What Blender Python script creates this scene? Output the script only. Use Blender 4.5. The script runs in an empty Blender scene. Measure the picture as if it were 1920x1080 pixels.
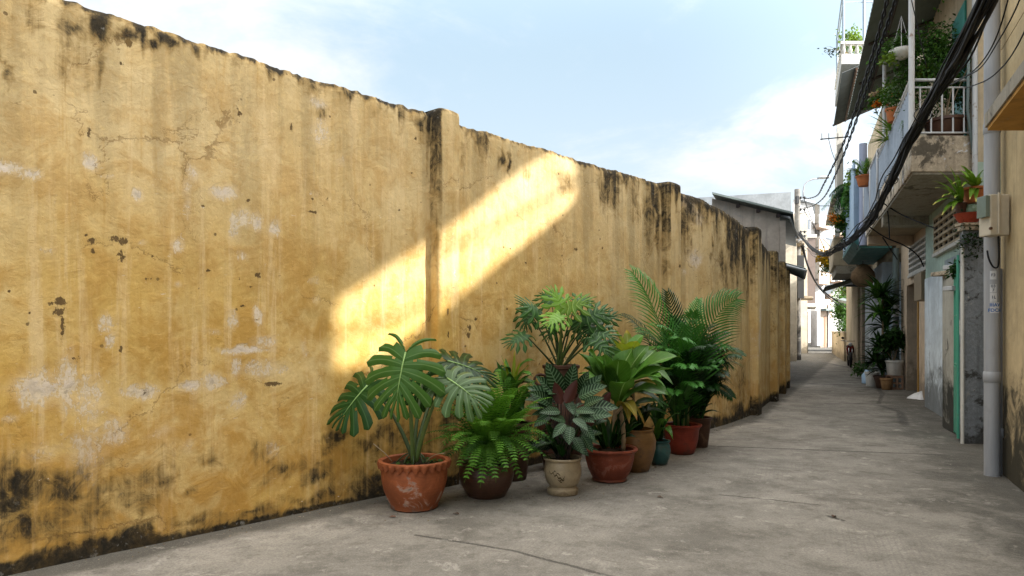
import bpy, bmesh, math, random
import numpy as np
from mathutils import Vector, Matrix
R = math.radians
scn = bpy.context.scene
COL = scn.collection
rnd = random.Random(7)
V = Vector
H = 1.4; FPX = 1280.0; HZ = 620.0

# ------------------------------------------------------------------ projection helpers (survey of the photo)
def at(px, py, Y):            # a point of the place seen at (px,py) of the 1920x1080 photo, Y metres away
    return V(((px-960)/FPX*Y, Y, H-(py-HZ)/FPX*Y))
def gnd(px, py):
    Y = FPX*H/(py-HZ); return V(((px-960)/FPX*Y, Y, 0))

# ------------------------------------------------------------------ object helpers
class MB:
    def __init__(s): s.v=[]; s.f=[]; s.uv=[]; s.hasuv=False
    def add(s, vs, fs, uvs=None):
        o=len(s.v); s.v.extend([tuple(p) for p in vs]); s.f.extend([tuple(i+o for i in f) for f in fs])
        if uvs is not None: s.hasuv=True; s.uv.extend(uvs)
        else: s.uv.extend([(0.0,0.0)]*len(vs))
        return s
    def hexa(s, c):            # 8 corners: bottom 4 ccw, top 4 ccw
        return s.add(c, [(3,2,1,0),(4,5,6,7),(0,1,5,4),(1,2,6,5),(2,3,7,6),(3,0,4,7)])
    def box(s, x0,x1,y0,y1,z0,z1):
        return s.hexa([(x0,y0,z0),(x1,y0,z0),(x1,y1,z0),(x0,y1,z0),(x0,y0,z1),(x1,y0,z1),(x1,y1,z1),(x0,y1,z1)])
    def prism(s, poly, z0, z1):
        n=len(poly)
        return s.add([(p[0],p[1],z0) for p in poly]+[(p[0],p[1],z1) for p in poly],
            [tuple(range(n))[::-1], tuple(range(n,2*n))]+[(i,(i+1)%n,n+(i+1)%n,n+i) for i in range(n)])
    def tube(s, pts, r, n=6, caps=True):
        pts=[V(p) for p in pts]; m=len(pts)
        rs = r if isinstance(r,(list,tuple)) else [r]*m
        vs=[]; fs=[]; up=None
        for i,p in enumerate(pts):
            d=(pts[min(i+1,m-1)]-pts[max(i-1,0)]).normalized()
            if up is None:
                up = V((0,0,1)) if abs(d.z)<.9 else V((1,0,0))
            a=up.cross(d)
            if a.length<1e-5: a=V((1,0,0)).cross(d)
            a.normalize(); b=d.cross(a); up=b
            for k in range(n):
                t=2*math.pi*k/n; vs.append(p+(a*math.cos(t)+b*math.sin(t))*rs[i])
        for i in range(m-1):
            for k in range(n):
                k2=(k+1)%n; fs.append((i*n+k,i*n+k2,(i+1)*n+k2,(i+1)*n+k))
        if caps: fs.append(tuple(range(n))[::-1]); fs.append(tuple((m-1)*n+k for k in range(n)))
        return s.add(vs,fs)
    def lathe(s, prof, c=(0,0,0), n=32, wob=None):
        vs=[]; fs=[]; m=len(prof)
        for i,(r,z) in enumerate(prof):
            for k in range(n):
                t=2*math.pi*k/n
                rr,zz=(r,z) if wob is None else wob(i,t,r,z)
                vs.append((c[0]+rr*math.cos(t),c[1]+rr*math.sin(t),c[2]+zz))
        for i in range(m-1):
            for k in range(n):
                k2=(k+1)%n; fs.append((i*n+k,i*n+k2,(i+1)*n+k2,(i+1)*n+k))
        s.add(vs,fs); return s
    def grid(s, P, nu, nv, uvf=None):  # P(i,j)
        vs=[P(i,j) for j in range(nv+1) for i in range(nu+1)]
        fs=[(j*(nu+1)+i,j*(nu+1)+i+1,(j+1)*(nu+1)+i+1,(j+1)*(nu+1)+i) for j in range(nv) for i in range(nu)]
        uvs=[uvf(i,j) for j in range(nv+1) for i in range(nu+1)] if uvf else None
        return s.add(vs,fs,uvs)
    def build(s, name, mat, parent=None, smooth=False, bevel=0, merge=False, autosmooth=False):
        me=bpy.data.meshes.new(name); me.from_pydata(s.v,[],s.f)
        if s.hasuv:
            uv=me.uv_layers.new(name='UVMap'); li=np.zeros(len(me.loops),dtype=np.int32); me.loops.foreach_get('vertex_index',li)
            uv.data.foreach_set('uv', np.array(s.uv,dtype=np.float32)[li].ravel())
        if bevel or merge:
            bm=bmesh.new(); bm.from_mesh(me)
            if merge: bmesh.ops.remove_doubles(bm,verts=bm.verts,dist=.0005)
            if bevel:
                bmesh.ops.recalc_face_normals(bm,faces=bm.faces)
                es=[e for e in bm.edges if len(e.link_faces)==2 and e.calc_face_angle(0)>R(35)]
                bmesh.ops.bevel(bm,geom=es,offset=bevel,segments=2,affect='EDGES',profile=.6)
            bm.to_mesh(me); bm.free()
        if smooth:
            me.polygons.foreach_set('use_smooth',[True]*len(me.polygons))
            if autosmooth: me.set_sharp_from_angle(angle=R(40))
        me.materials.append(mat); me.update()
        o=bpy.data.objects.new(name,me); COL.objects.link(o)
        if parent is not None: setparent(o,parent)
        return o
ORG={}
def setparent(o,p):           # vertices stay where they were written: cancel the parent's location
    o.parent=p
    loc=ORG.get(p.name, V((0,0,0)))
    if p.type=='EMPTY': o.matrix_parent_inverse=Matrix.Translation(-loc)
def tag(o,label=None,cat=None,group=None,kind=None):
    if label: o['label']=label
    if cat: o['category']=cat
    if group: o['group']=group
    if kind: o['kind']=kind
    return o
def thing(name,label,cat,loc=(0,0,0),group=None):
    o=bpy.data.objects.new(name,None); o.empty_display_size=.1; COL.objects.link(o); o.location=V(loc)
    ORG[o.name]=V(loc)
    return tag(o,label,cat,group)

# ------------------------------------------------------------------ node helpers
class NT:
    def __init__(s,name):
        s.m=bpy.data.materials.new(name); s.m.use_nodes=True; s.t=s.m.node_tree
        for n in list(s.t.nodes): s.t.nodes.remove(n)
        s.out=s.n('ShaderNodeOutputMaterial')
    def n(s,ty,**k):
        nd=s.t.nodes.new(ty)
        for a,b in k.items(): setattr(nd,a,b)
        return nd
    def L(s,a,b): s.t.links.new(a,b)
    def setin(s,nd,i,v):
        if isinstance(v,bpy.types.NodeSocket): s.L(v,nd.inputs[i])
        elif v is not None: nd.inputs[i].default_value=v
    def math(s,op,a,b=None,c=None,clamp=False):
        nd=s.n('ShaderNodeMath',operation=op); nd.use_clamp=clamp
        s.setin(nd,0,a); s.setin(nd,1,b); s.setin(nd,2,c); return nd.outputs[0]
    def vm(s,op,a,b=None):
        nd=s.n('ShaderNodeVectorMath',operation=op); s.setin(nd,0,a); s.setin(nd,1,b)
        return nd.outputs[1] if op in('DOT_PRODUCT','LENGTH','DISTANCE') else nd.outputs[0]
    def pos(s): return s.n('ShaderNodeNewGeometry').outputs['Position']
    def objc(s): return s.n('ShaderNodeTexCoord').outputs['Object']
    def uv(s): return s.n('ShaderNodeTexCoord').outputs['UV']
    def mapv(s,v,sc=(1,1,1),loc=(0,0,0)):
        nd=s.n('ShaderNodeMapping'); s.L(v,nd.inputs[0]); nd.inputs['Scale'].default_value=sc; nd.inputs['Location'].default_value=loc
        return nd.outputs[0]
    def noise(s,v,scale,det=5,rough=.6,dist=0,sc=None,loc=(0,0,0)):
        if sc is not None or loc!=(0,0,0): v=s.mapv(v,sc or (1,1,1),loc)
        nd=s.n('ShaderNodeTexNoise'); s.L(v,nd.inputs['Vector']); nd.inputs['Scale'].default_value=scale
        nd.inputs['Detail'].default_value=det; nd.inputs['Roughness'].default_value=rough; nd.inputs['Distortion'].default_value=dist
        return nd.outputs['Fac']
    def vor(s,v,scale,feature='F1',out='Distance'):
        nd=s.n('ShaderNodeTexVoronoi',feature=feature); s.L(v,nd.inputs['Vector']); nd.inputs['Scale'].default_value=scale
        return nd.outputs[out]
    def mr(s,v,a,b,c=0,d=1,smooth=True):
        nd=s.n('ShaderNodeMapRange'); nd.interpolation_type='SMOOTHSTEP' if smooth else 'LINEAR'
        s.L(v,nd.inputs[0])
        for i,x in zip((1,2,3,4),(a,b,c,d)): s.setin(nd,i,x)
        return nd.outputs[0]
    def mix(s,f,a,b,mode='MIX'):
        nd=s.n('ShaderNodeMix',data_type='RGBA',blend_type=mode); s.setin(nd,0,f)
        for i,x in ((6,a),(7,b)):
            if isinstance(x,bpy.types.NodeSocket): s.L(x,nd.inputs[i])
            else: nd.inputs[i].default_value=(x[0],x[1],x[2],1)
        return nd.outputs[2]
    def ramp(s,f,stops):
        nd=s.n('ShaderNodeValToRGB'); s.L(f,nd.inputs[0]); e=nd.color_ramp.elements
        while len(e)<len(stops): e.new(.5)
        for x,(p,c) in zip(e,stops): x.position=p; x.color=(c[0],c[1],c[2],1)
        return nd.outputs[0]
    def sep(s,v):
        nd=s.n('ShaderNodeSeparateXYZ'); s.L(v,nd.inputs[0]); return nd.outputs
    def comb(s,x,y,z):
        nd=s.n('ShaderNodeCombineXYZ')
        for i,q in enumerate((x,y,z)): s.setin(nd,i,q)
        return nd.outputs[0]
    def bump(s,h,st=.5,dist=.01,prev=None):
        nd=s.n('ShaderNodeBump'); s.L(h,nd.inputs['Height']); nd.inputs['Strength'].default_value=st; nd.inputs['Distance'].default_value=dist
        if prev is not None: s.L(prev,nd.inputs['Normal'])
        return nd.outputs[0]
    def bsdf(s,col,rough=.8,norm=None,metal=0,spec=.5,**kw):
        b=s.n('ShaderNodeBsdfPrincipled')
        if isinstance(col,bpy.types.NodeSocket): s.L(col,b.inputs['Base Color'])
        else: b.inputs['Base Color'].default_value=(*col,1)
        s.setin(b,'Roughness',rough); s.setin(b,'Metallic',metal); b.inputs['Specular IOR Level'].default_value=spec
        if norm is not None: s.L(norm,b.inputs['Normal'])
        for k,v in kw.items(): s.setin(b,k.replace('_',' '),v)
        return b
    def fin(s,b): s.L(b.outputs[0],s.out.inputs[0]); return s.m

def rgb(r,g,b):   # sRGB 0-255 -> linear
    f=lambda c:(c/255/12.92) if c/255<=.04045 else ((c/255+.055)/1.055)**2.4
    return (f(r),f(g),f(b))

MATS={}
def memo(f):
    def g(*a,**k):
        key=(f.__name__,a,tuple(sorted(k.items())))
        if key not in MATS: MATS[key]=f(*a,**k)
        return MATS[key]
    return g

@memo
def plaster(name,base,stain=(.06,.055,.045),dirt=.5,base_h=.6,streak=.5,peel=.3,peelc=(.42,.42,.42),bump=.5):
    t=NT(name); P=t.pos(); z=t.sep(P)[2]
    n1=t.noise(P,1.3,6,.65); n2=t.noise(P,9,5,.65); st=t.noise(P,1.0,5,.65,0,sc=(7,7,.55)); n4=t.noise(P,3.2,7,.7,.6,loc=(11,3,5))
    c=t.mix(t.mr(n1,.3,.7),tuple(x*.78 for x in base),tuple(min(1,x*1.12) for x in base))
    c=t.mix(t.mr(n2,.35,.75,0,.35),c,tuple(x*.6 for x in base))
    c=t.mix(t.math('MULTIPLY',t.mr(st,.5,.72),streak),c,tuple(x*.35+y*.5 for x,y in zip(base,stain)))
    c=t.mix(t.math('MULTIPLY',t.mr(n4,.57,.63),peel),c,peelc)
    low=t.math('ADD',t.mr(z,0.0,base_h,.62,0,False),t.math('MULTIPLY',t.math('SUBTRACT',n4,.5),1.3))
    c=t.mix(t.math('MULTIPLY',t.mr(low,.18,.5),dirt),c,stain)
    h=t.math('ADD',t.math('MULTIPLY',n4,1.2),t.math('MULTIPLY',n2,.5))
    return t.fin(t.bsdf(c,.92,t.bump(h,bump,.02),spec=.2))
@memo
def paint(name,base,rough=.5,wear=.3,wearc=(.12,.08,.05),metal=0,scale=6):
    t=NT(name); P=t.pos(); n=t.noise(P,scale,6,.7); s2=t.noise(P,2,4,.6,0,sc=(6,6,.6))
    c=t.mix(t.mr(s2,.35,.7,0,.5),base,tuple(x*.6 for x in base))
    c=t.mix(t.math('MULTIPLY',t.mr(n,.58,.66),wear),c,wearc)
    return t.fin(t.bsdf(c,t.mr(n,.3,.7,rough*.8,min(1,rough*1.25)),t.bump(n,.15,.004),metal,.4))
@memo
def plain(name,base,rough=.6,metal=0,spec=.4):
    t=NT(name); P=t.pos(); n=t.noise(P,14,4,.6)
    return t.fin(t.bsdf(t.mix(n,tuple(x*.8 for x in base),tuple(min(1,x*1.2) for x in base)),rough,None,metal,spec))
@memo
def corr(name,base,ang=0.0,scale=10,rough=.5,metal=.0,axis='Y'):     # sheet metal
    t=NT(name); P=t.pos(); n=t.noise(P,3,6,.7); s2=t.noise(P,1.5,5,.6,0,sc=(5,1,5))
    c=t.mix(t.mr(n,.4,.75,0,.6),base,tuple(x*.55 for x in base))
    c=t.mix(t.mr(s2,.6,.75,0,.5),c,(.10,.05,.025))
    return t.fin(t.bsdf(c,rough,None,metal,.4))
@memo
def leafmat(name,base,back=None,rib=None,stripes=False,rough=.38,tr=.25,var=.35,ribw=.035,tipc=None,veins=0.0):
    t=NT(name); uv=t.uv(); u,v,_=t.sep(uv); oi=t.n('ShaderNodeObjectInfo').outputs['Random']
    P=t.pos(); n=t.noise(P,9,4,.6); n2=t.noise(P,45,3,.6)
    base=(base[0]*.66,base[1]*.60,base[2]*.42); rib=None if rib is None else tuple(x*.62 for x in rib); dark=tuple(x*(1-var) for x in base); lite=tuple(min(1,x*(1+var)) for x in base)
    f=t.math('ADD',t.math('MULTIPLY',n,.7),t.math('MULTIPLY',oi,.5))
    c=t.mix(t.mr(f,.25,.85),dark,lite)
    c=t.mix(t.mr(n2,.45,.8,0,.3),c,dark)
    au=t.math('ABSOLUTE',u)
    if stripes:
        ph=t.math('SUBTRACT',v,t.math('MULTIPLY',au,.16)); w=t.math('SINE',t.math('MULTIPLY',ph,62.0))
        k=t.math('MULTIPLY',t.mr(w,.30,.85),t.mr(au,.84,.95,1,0))
        k=t.math('MAXIMUM',k,t.mr(au,.03,.07,1,0))
        c=t.mix(k,c,rib)
    elif rib is not None:
        k=t.mr(au,ribw*.5,ribw*1.5,1,0)
        if veins>0:
            ph=t.math('SUBTRACT',v,t.math('MULTIPLY',au,.22)); w=t.math('SINE',t.math('MULTIPLY',ph,80.0))
            k=t.math('MAXIMUM',k,t.math('MULTIPLY',t.mr(w,.75,1.0),veins))
        c=t.mix(k,c,rib)
    if tipc is not None:
        c=t.mix(t.mr(t.math('ADD',v,t.math('MULTIPLY',n,.3)),.95,1.12),c,tipc)
    if back is not None:
        c=t.mix(t.n('ShaderNodeNewGeometry').outputs['Backfacing'],c,back)
    b=t.bsdf(c,min(.6,rough+.04),None,0,.16)
    tb=t.n('ShaderNodeBsdfTranslucent'); t.L(t.mix(.5,c,(base[0]*1.6,base[1]*1.5,base[2]*.6),'MIX'),tb.inputs[0])
    ms=t.n('ShaderNodeMixShader'); ms.inputs[0].default_value=tr*.6; t.L(b.outputs[0],ms.inputs[1]); t.L(tb.outputs[0],ms.inputs[2])
    t.L(ms.outputs[0],t.out.inputs[0]); return t.m

# ------------------------------------------------------------------ numpy value noise
def _lat(seed): return np.random.RandomState(seed).rand(256,256)
def vnoise(x,y,seed=0):
    g=_lat(seed); xi=np.floor(x).astype(int); yi=np.floor(y).astype(int); fx=x-xi; fy=y-yi
    fx=fx*fx*(3-2*fx); fy=fy*fy*(3-2*fy); a=g[xi%256,yi%256]; b=g[(xi+1)%256,yi%256]; c=g[xi%256,(yi+1)%256]; d=g[(xi+1)%256,(yi+1)%256]
    return (a*(1-fx)+b*fx)*(1-fy)+(c*(1-fx)+d*fx)*fy
def fbm(x,y,o=4,seed=0):
    x=np.asarray(x,float); y=np.asarray(y,float); r=0; a=.5; s=0
    for i in range(o): r=r+a*vnoise(x*2**i+17*i,y*2**i+5*i,seed+i); s+=a; a*=.55
    return r/s
def sstep(a,b,x):
    t=np.clip((x-a)/(b-a),0,1); return t*t*(3-2*t)
# ------------------------------------------------------------------ camera, sun, sky
cam=bpy.data.cameras.new('camera'); co=bpy.data.objects.new('camera',cam); COL.objects.link(co)
co.location=(0,0,H); co.rotation_euler=(R(90),0,0); cam.sensor_width=36; cam.lens=36*FPX/1920
cam.shift_y=(HZ-540)/1920; cam.clip_end=2000; cam.clip_start=.05; scn.camera=co
SUN_EL=R(32); SL=V((.962,-.288,0)).normalized()
Ld=V((SL.x*math.cos(SUN_EL),SL.y*math.cos(SUN_EL),math.sin(SUN_EL)))      # towards the sun
sl=bpy.data.lights.new('sun','SUN'); sl.energy=5.0; sl.angle=R(1.6); sl.color=(1,.96,.90)
so=bpy.data.objects.new('sun',sl); COL.objects.link(so); so.rotation_euler=Ld.to_track_quat('Z','Y').to_euler(); so.location=(20,-6,20)
w=bpy.data.worlds.new('World'); scn.world=w; w.use_nodes=True; wt=w.node_tree
for n in list(wt.nodes): wt.nodes.remove(n)
class WT(NT):
    def __init__(s,t): s.t=t
q=WT(wt); wo=q.n('ShaderNodeOutputWorld'); bg=q.n('ShaderNodeBackground'); sky=q.n('ShaderNodeTexSky',sky_type='NISHITA')
sky.sun_disc=False; sky.sun_elevation=SUN_EL; sky.sun_rotation=math.atan2(Ld.x,Ld.y); sky.air_density=1.0; sky.dust_density=1.5; sky.ozone_density=1.5
dirv=q.n('ShaderNodeTexCoord').outputs['Generated']
dx,dy,dz=q.sep(dirv); zc=q.math('ADD',q.math('MAXIMUM',dz,0),.25)
pl=q.comb(q.math('DIVIDE',dx,zc),q.math('DIVIDE',dy,zc),0)
cn=q.noise(pl,1.5,7,.62,.35,loc=(3.1,7.4,0)); cn2=q.noise(pl,5,6,.65,.3,loc=(1,9,2))
cf=q.math('ADD',cn,q.math('MULTIPLY',q.math('SUBTRACT',cn2,.5),.25))
# the bank of cloud low over the roofs and round the sun
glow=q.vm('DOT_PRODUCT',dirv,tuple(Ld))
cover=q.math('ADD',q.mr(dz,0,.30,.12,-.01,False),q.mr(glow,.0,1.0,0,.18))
leftc=q.mr(q.vm('DOT_PRODUCT',dirv,tuple(V((-.42,.83,.36)).normalized())),.93,.99,0,.17)
cover=q.math('ADD',cover,leftc)
cm=q.mr(q.math('ADD',cf,cover),.46,.86)
CLOUD=1.0
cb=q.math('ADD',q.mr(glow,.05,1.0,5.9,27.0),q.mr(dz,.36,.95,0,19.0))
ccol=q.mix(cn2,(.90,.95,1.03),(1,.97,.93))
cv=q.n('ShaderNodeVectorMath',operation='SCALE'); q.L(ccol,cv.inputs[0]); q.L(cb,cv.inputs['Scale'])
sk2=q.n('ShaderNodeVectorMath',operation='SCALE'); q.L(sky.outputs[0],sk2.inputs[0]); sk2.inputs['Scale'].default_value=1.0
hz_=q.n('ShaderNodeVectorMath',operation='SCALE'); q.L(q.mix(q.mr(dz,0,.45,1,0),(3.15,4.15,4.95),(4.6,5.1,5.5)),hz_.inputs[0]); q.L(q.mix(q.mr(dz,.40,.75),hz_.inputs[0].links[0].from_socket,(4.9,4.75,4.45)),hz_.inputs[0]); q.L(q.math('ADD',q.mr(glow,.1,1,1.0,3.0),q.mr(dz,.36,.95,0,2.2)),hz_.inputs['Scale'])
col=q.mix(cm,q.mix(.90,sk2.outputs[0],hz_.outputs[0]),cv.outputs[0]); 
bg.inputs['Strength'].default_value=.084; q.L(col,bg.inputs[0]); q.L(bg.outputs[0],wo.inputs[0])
vs=scn.view_settings; vs.view_transform='Standard'; vs.look='None'; vs.gamma=1; vs.use_curve_mapping=False; vs.exposure=1.27
scn.cycles.max_bounces=8; scn.cycles.diffuse_bounces=3; scn.cycles.transparent_max_bounces=8
try: scn.cycles.use_denoising=True; scn.cycles.denoising_prefilter='NONE'; scn.cycles.denoising_input_passes='RGB_ALBEDO_NORMAL'
except Exception: pass

# ------------------------------------------------------------------ ground
def ground_mat():
    t=NT('worn_concrete'); P=t.pos(); x,y,z=t.sep(P)
    n1=t.noise(P,.55,6,.6); n2=t.noise(P,2.3,8,.74,.25); n3=t.noise(P,14,6,.7); n4=t.noise(P,60,4,.7); 
    c=t.mix(t.mr(n1,.35,.65),(.160,.147,.126),(.250,.229,.198))
    c=t.mix(t.mr(n2,.42,.68,0,.65),c,(.072,.065,.054))
    c=t.mix(t.mr(n3,.35,.8,0,.55),c,(.285,.262,.225)); big=t.noise(P,1.0,9,.75,.35,loc=(6,2,0)); c=t.mix(t.mr(big,.50,.62,0,.55),c,(.075,.068,.056)); c=t.mix(t.mr(big,.42,.34,0,.5),c,(.33,.305,.262))
    # paler washed laitance near the wall foot, dark damp grime along it and along the right-hand houses
    dl=t.math('MULTIPLY',t.math('SUBTRACT',t.math('ADD',t.math('MULTIPLY',t.math('SUBTRACT',y,4.03),.966),-2.77),x),-.719)  # distance right of the wall line
    dlb=t.math('MULTIPLY',t.math('SUBTRACT',x,t.math('ADD',t.math('MULTIPLY',y,.52),-1.93)),.88); dl=t.math('MAXIMUM',dl,dlb)
    pale=t.math('MULTIPLY',t.mr(dl,.05,1.2,1,0),t.mr(t.noise(P,1.8,9,.76,.4,loc=(4,4,0)),.42,.60))
    c=t.mix(t.math('MULTIPLY',pale,.65),c,(.40,.36,.30))
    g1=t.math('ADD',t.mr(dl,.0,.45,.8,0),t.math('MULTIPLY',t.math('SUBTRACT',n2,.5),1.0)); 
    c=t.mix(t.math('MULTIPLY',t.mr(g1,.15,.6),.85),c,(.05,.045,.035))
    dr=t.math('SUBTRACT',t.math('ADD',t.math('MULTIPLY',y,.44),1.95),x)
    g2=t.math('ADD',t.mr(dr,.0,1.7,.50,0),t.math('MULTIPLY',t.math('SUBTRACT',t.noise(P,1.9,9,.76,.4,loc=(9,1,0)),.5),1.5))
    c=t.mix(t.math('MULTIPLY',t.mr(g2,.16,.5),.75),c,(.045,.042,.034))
    sp=t.mr(t.vor(P,7.0),.045,.075,1,0); spk=t.math('MULTIPLY',sp,t.mr(t.noise(P,1.2,2,.5,loc=(2,2,2)),.52,.6))
    c=t.mix(t.math('MULTIPLY',spk,.8),c,(.05,.045,.04))
    wob=t.math('MULTIPLY',t.math('SUBTRACT',t.noise(P,3,4,.6),.5),.12); 
    wv=t.vm('ADD',P,t.comb(t.math('MULTIPLY',t.math('SUBTRACT',n2,.5),.10),t.math('MULTIPLY',t.math('SUBTRACT',n3,.5),.05),0))
    tot=None
    for (ax,ay),(bx,by),wd in GCRACK:
        a=gnd(ax,ay); b=gnd(bx,by); ab=b-a; pa=t.vm('SUBTRACT',wv,tuple(a)); 
        h=t.math('DIVIDE',t.vm('DOT_PRODUCT',pa,tuple(ab)),ab.length_squared,clamp=True)
        sc=t.n('ShaderNodeVectorMath',operation='SCALE'); sc.inputs[0].default_value=tuple(ab); t.L(h,sc.inputs['Scale'])
        d=t.vm('LENGTH',t.vm('SUBTRACT',pa,sc.outputs[0])); wd=wd*max(1.0,min(3.2,((a.y+b.y)/2/4.6)**1.5)); k=t.mr(d,wd*.5,wd*1.4,1,0)
        tot=k if tot is None else t.math('MAXIMUM',tot,k)
    tot=t.math('MULTIPLY',tot,t.mr(n3,.36,.5,.6,1))
    c=t.mix(t.math('MULTIPLY',tot,.85),c,(.035,.032,.028))
    # tyre / broom marks near the camera
    comb=t.math('SINE',t.math('MULTIPLY',t.math('SUBTRACT',x,t.math('MULTIPLY',y,.42)),150))
    cm_=t.math('MULTIPLY',t.mr(comb,.2,.9),t.mr(t.noise(P,1.1,3,.6,loc=(8,8,0)),.5,.62)); c=t.mix(t.math('MULTIPLY',cm_,.25),c,(.13,.12,.11))
    c=t.mix(t.mr(n4,.42,.62,0,.42),c,(.095,.087,.074)); n5=t.noise(P,110,3,.7,loc=(3,8,1)); c=t.mix(t.mr(n5,.55,.68,0,.4),c,(.42,.37,.30)); c=t.mix(t.mr(n5,.40,.33,0,.45),c,(.06,.052,.042)); sc2=t.mr(t.noise(P,5,8,.78,.3,loc=(2,5,8)),.55,.62); c=t.mix(t.math('MULTIPLY',sc2,.40),c,(.085,.075,.06)); sc3=t.mr(t.noise(P,4,8,.8,.2,loc=(8,5,8)),.57,.63); c=t.mix(t.math('MULTIPLY',sc3,.40),c,(.42,.39,.34))
    hh=t.math('ADD',t.math('MULTIPLY',n3,.6),t.math('ADD',t.math('MULTIPLY',n4,.25),t.math('MULTIPLY',tot,-1.5)))
    hh=t.math('ADD',hh,t.math('MULTIPLY',n2,1.5))
    return t.fin(t.bsdf(c,t.mr(n2,.35,.7,.72,.92),t.bump(hh,.55,.012),spec=.3))
GCRACK=[((1330,836),(1560,845),.012),((1560,845),(1770,853),.012),((780,1003),(960,1032),.014),((960,1032),(1150,1082),.014),
 ((1350,928),(1440,936),.010),((1440,936),(1535,947),.010),((1555,968),(1580,976),.02),((1640,722),(1655,738),.02),((1655,738),(1648,757),.012),((1648,757),(1550,757),.014),
 ((1655,762),(1688,772),.02),((1688,772),(1697,797),.02),((1556,682),(1610,692),.03),((1545,721),(1607,722),.02)]
g=MB(); 
xs=[-90,-20,-6,0,6,20,45,110]; ys=[-60,-12,0,6,12,24,48,160]
g.grid(lambda i,j:(xs[i],ys[j],0),7,7)
go=g.build('ground',ground_mat()); tag(go,kind='structure')

# ------------------------------------------------------------------ the long ochre wall
A0=V((-2.77,4.03)); WD=V((.695,.719)).normalized()
def main_pt(px):              # foot of the wall under photo column px (main straight run)
    k=(px-960)/FPX; Y=6.663/(.966-k) if False else (-2.77-.966*4.03)/(k-.966); return V((k*Y,Y))
P2=main_pt(1242)
ctrl=[A0-WD*3.6, A0, main_pt(800), P2, V((2.80,9.69)), V((4.0,11.4)), V((5.16,13.6)), V((6.05,15.4)), V((6.75,16.9))]
def catmull(c,step):
    out=[]
    for i in range(len(c)-1):
        p0=c[max(i-1,0)]; p1=c[i]; p2=c[i+1]; p3=c[min(i+2,len(c)-1)]; L=(p2-p1).length; n=max(2,int(L/step))
        for k in range(n):
            t=k/n
            if i<3: out.append(p1.lerp(p2,t)); continue
            m1=(p2-p0)*.5*L/max((p2-p0).length,1e-6)*2; m2=(p3-p1)*.5*L/max((p3-p1).length,1e-6)*2
            out.append((2*t**3-3*t*t+1)*p1+(t**3-2*t*t+t)*m1+(-2*t**3+3*t*t)*p2+(t**3-t*t)*m2)
    out.append(c[-1]); return out
path=catmull(ctrl,.02)
PX=np.array([[p.x,p.y] for p in path]); seg=np.hypot(*(np.diff(PX,axis=0).T)); U=np.concatenate([[0],np.cumsum(seg)])
TAN=np.gradient(PX,axis=0); TAN/=np.linalg.norm(TAN,axis=1)[:,None]; NRM=np.stack([TAN[:,1],-TAN[:,0]],1)   # towards the alley
def u_of(p):                  # arc length of the path point nearest p
    return U[np.argmin(np.hypot(PX[:,0]-p[0],PX[:,1]-p[1]))]
def col_u(px):                # arc length seen under photo column px
    k=PX[:,0]/np.maximum(PX[:,1],.5)*FPX+960; m=PX[:,1]>1; idx=np.where(m)[0]; return U[idx[np.argmin(np.abs(k[idx]-px))]]
hz_c=[(-900,3.42),(0,3.40),(600,3.37),(800,3.35),(870,3.33),(1240,3.315),(1330,3.22),(1410,3.06),(1446,2.93),(1463,2.86),(1475,2.82)]
HU=np.array([col_u(c[0]) if c[0]>=0 else 0 for c in hz_c]); HZv=np.array([c[1] for c in hz_c])
def top_h(u):
    u=np.asarray(u,float); b=np.interp(u,HU,HZv)
    return b+(fbm(u*1.1,u*0+3,3,5)-.5)*.03+(fbm(u*9,u*0+1,3,9)-.5)*.028+(fbm(u*28,u*0+7,2,19)-.5)*.022
def wuz(px,py):               # photo pixel -> (u, z) on the wall face
    u=col_u(px); x=np.interp(u,U,PX[:,0]); y=np.interp(u,U,PX[:,1]); return u, H-(py-HZ)/FPX*y, y/FPX
PEEL=[(12,315,20,13,1),(60,325,12,10,.9),(170,302,9,14,1),(200,330,7,5,.7),(262,365,6,12,1),(362,325,8,16,.8),(415,360,18,13,.9),(350,352,6,16,.6),(440,425,8,32,.75),(455,405,12,18,.8),(480,415,8,16,.9),(515,428,8,14,.9),(332,460,8,12,.8),
(598,192,12,10,.8),(600,245,12,26,.55),(640,300,10,10,.4),(70,725,32,34,.95),(38,745,7,26,.8),(128,715,11,56,.9),(160,745,26,50,.55),(268,737,20,14,.9),(215,812,16,24,.75),(165,850,26,50,.6),(75,850,34,20,.42),(192,607,9,20,.7),(210,638,6,16,.7),
(440,595,7,18,.8),(487,592,7,20,.8),(465,656,34,7,.95),(498,640,18,10,.7),(442,690,8,20,.85),(358,728,16,10,1),(403,718,15,15,.85),(490,695,34,18,.6),(448,752,10,16,.75),(305,812,18,14,.5),(510,843,11,20,.6),(355,385,5,22,.55),(400,622,12,8,.45),(455,480,10,12,.5),(585,525,10,8,.5),(15,786,9,8,.7),(265,455,6,6,.5),(335,535,6,8,.5),(590,365,8,8,.4),(90,470,10,14,.35),(350,835,10,20,.4),(572,655,5,22,.5),(590,560,8,10,.4),
(885,470,4,70,.45),(915,480,6,18,.5),(832,520,5,60,.4),(870,660,5,60,.4),(1000,470,7,10,.3),(690,545,6,14,.5),(1288,372,12,20,1),(1296,385,10,22,.9),(1312,410,8,14,.8),(1345,400,5,8,.8),(1302,485,11,18,.9),(1284,510,5,9,.5),(1410,610,4,50,.8),(1408,650,4,30,.7),(1270,430,5,120,.5)]
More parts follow.
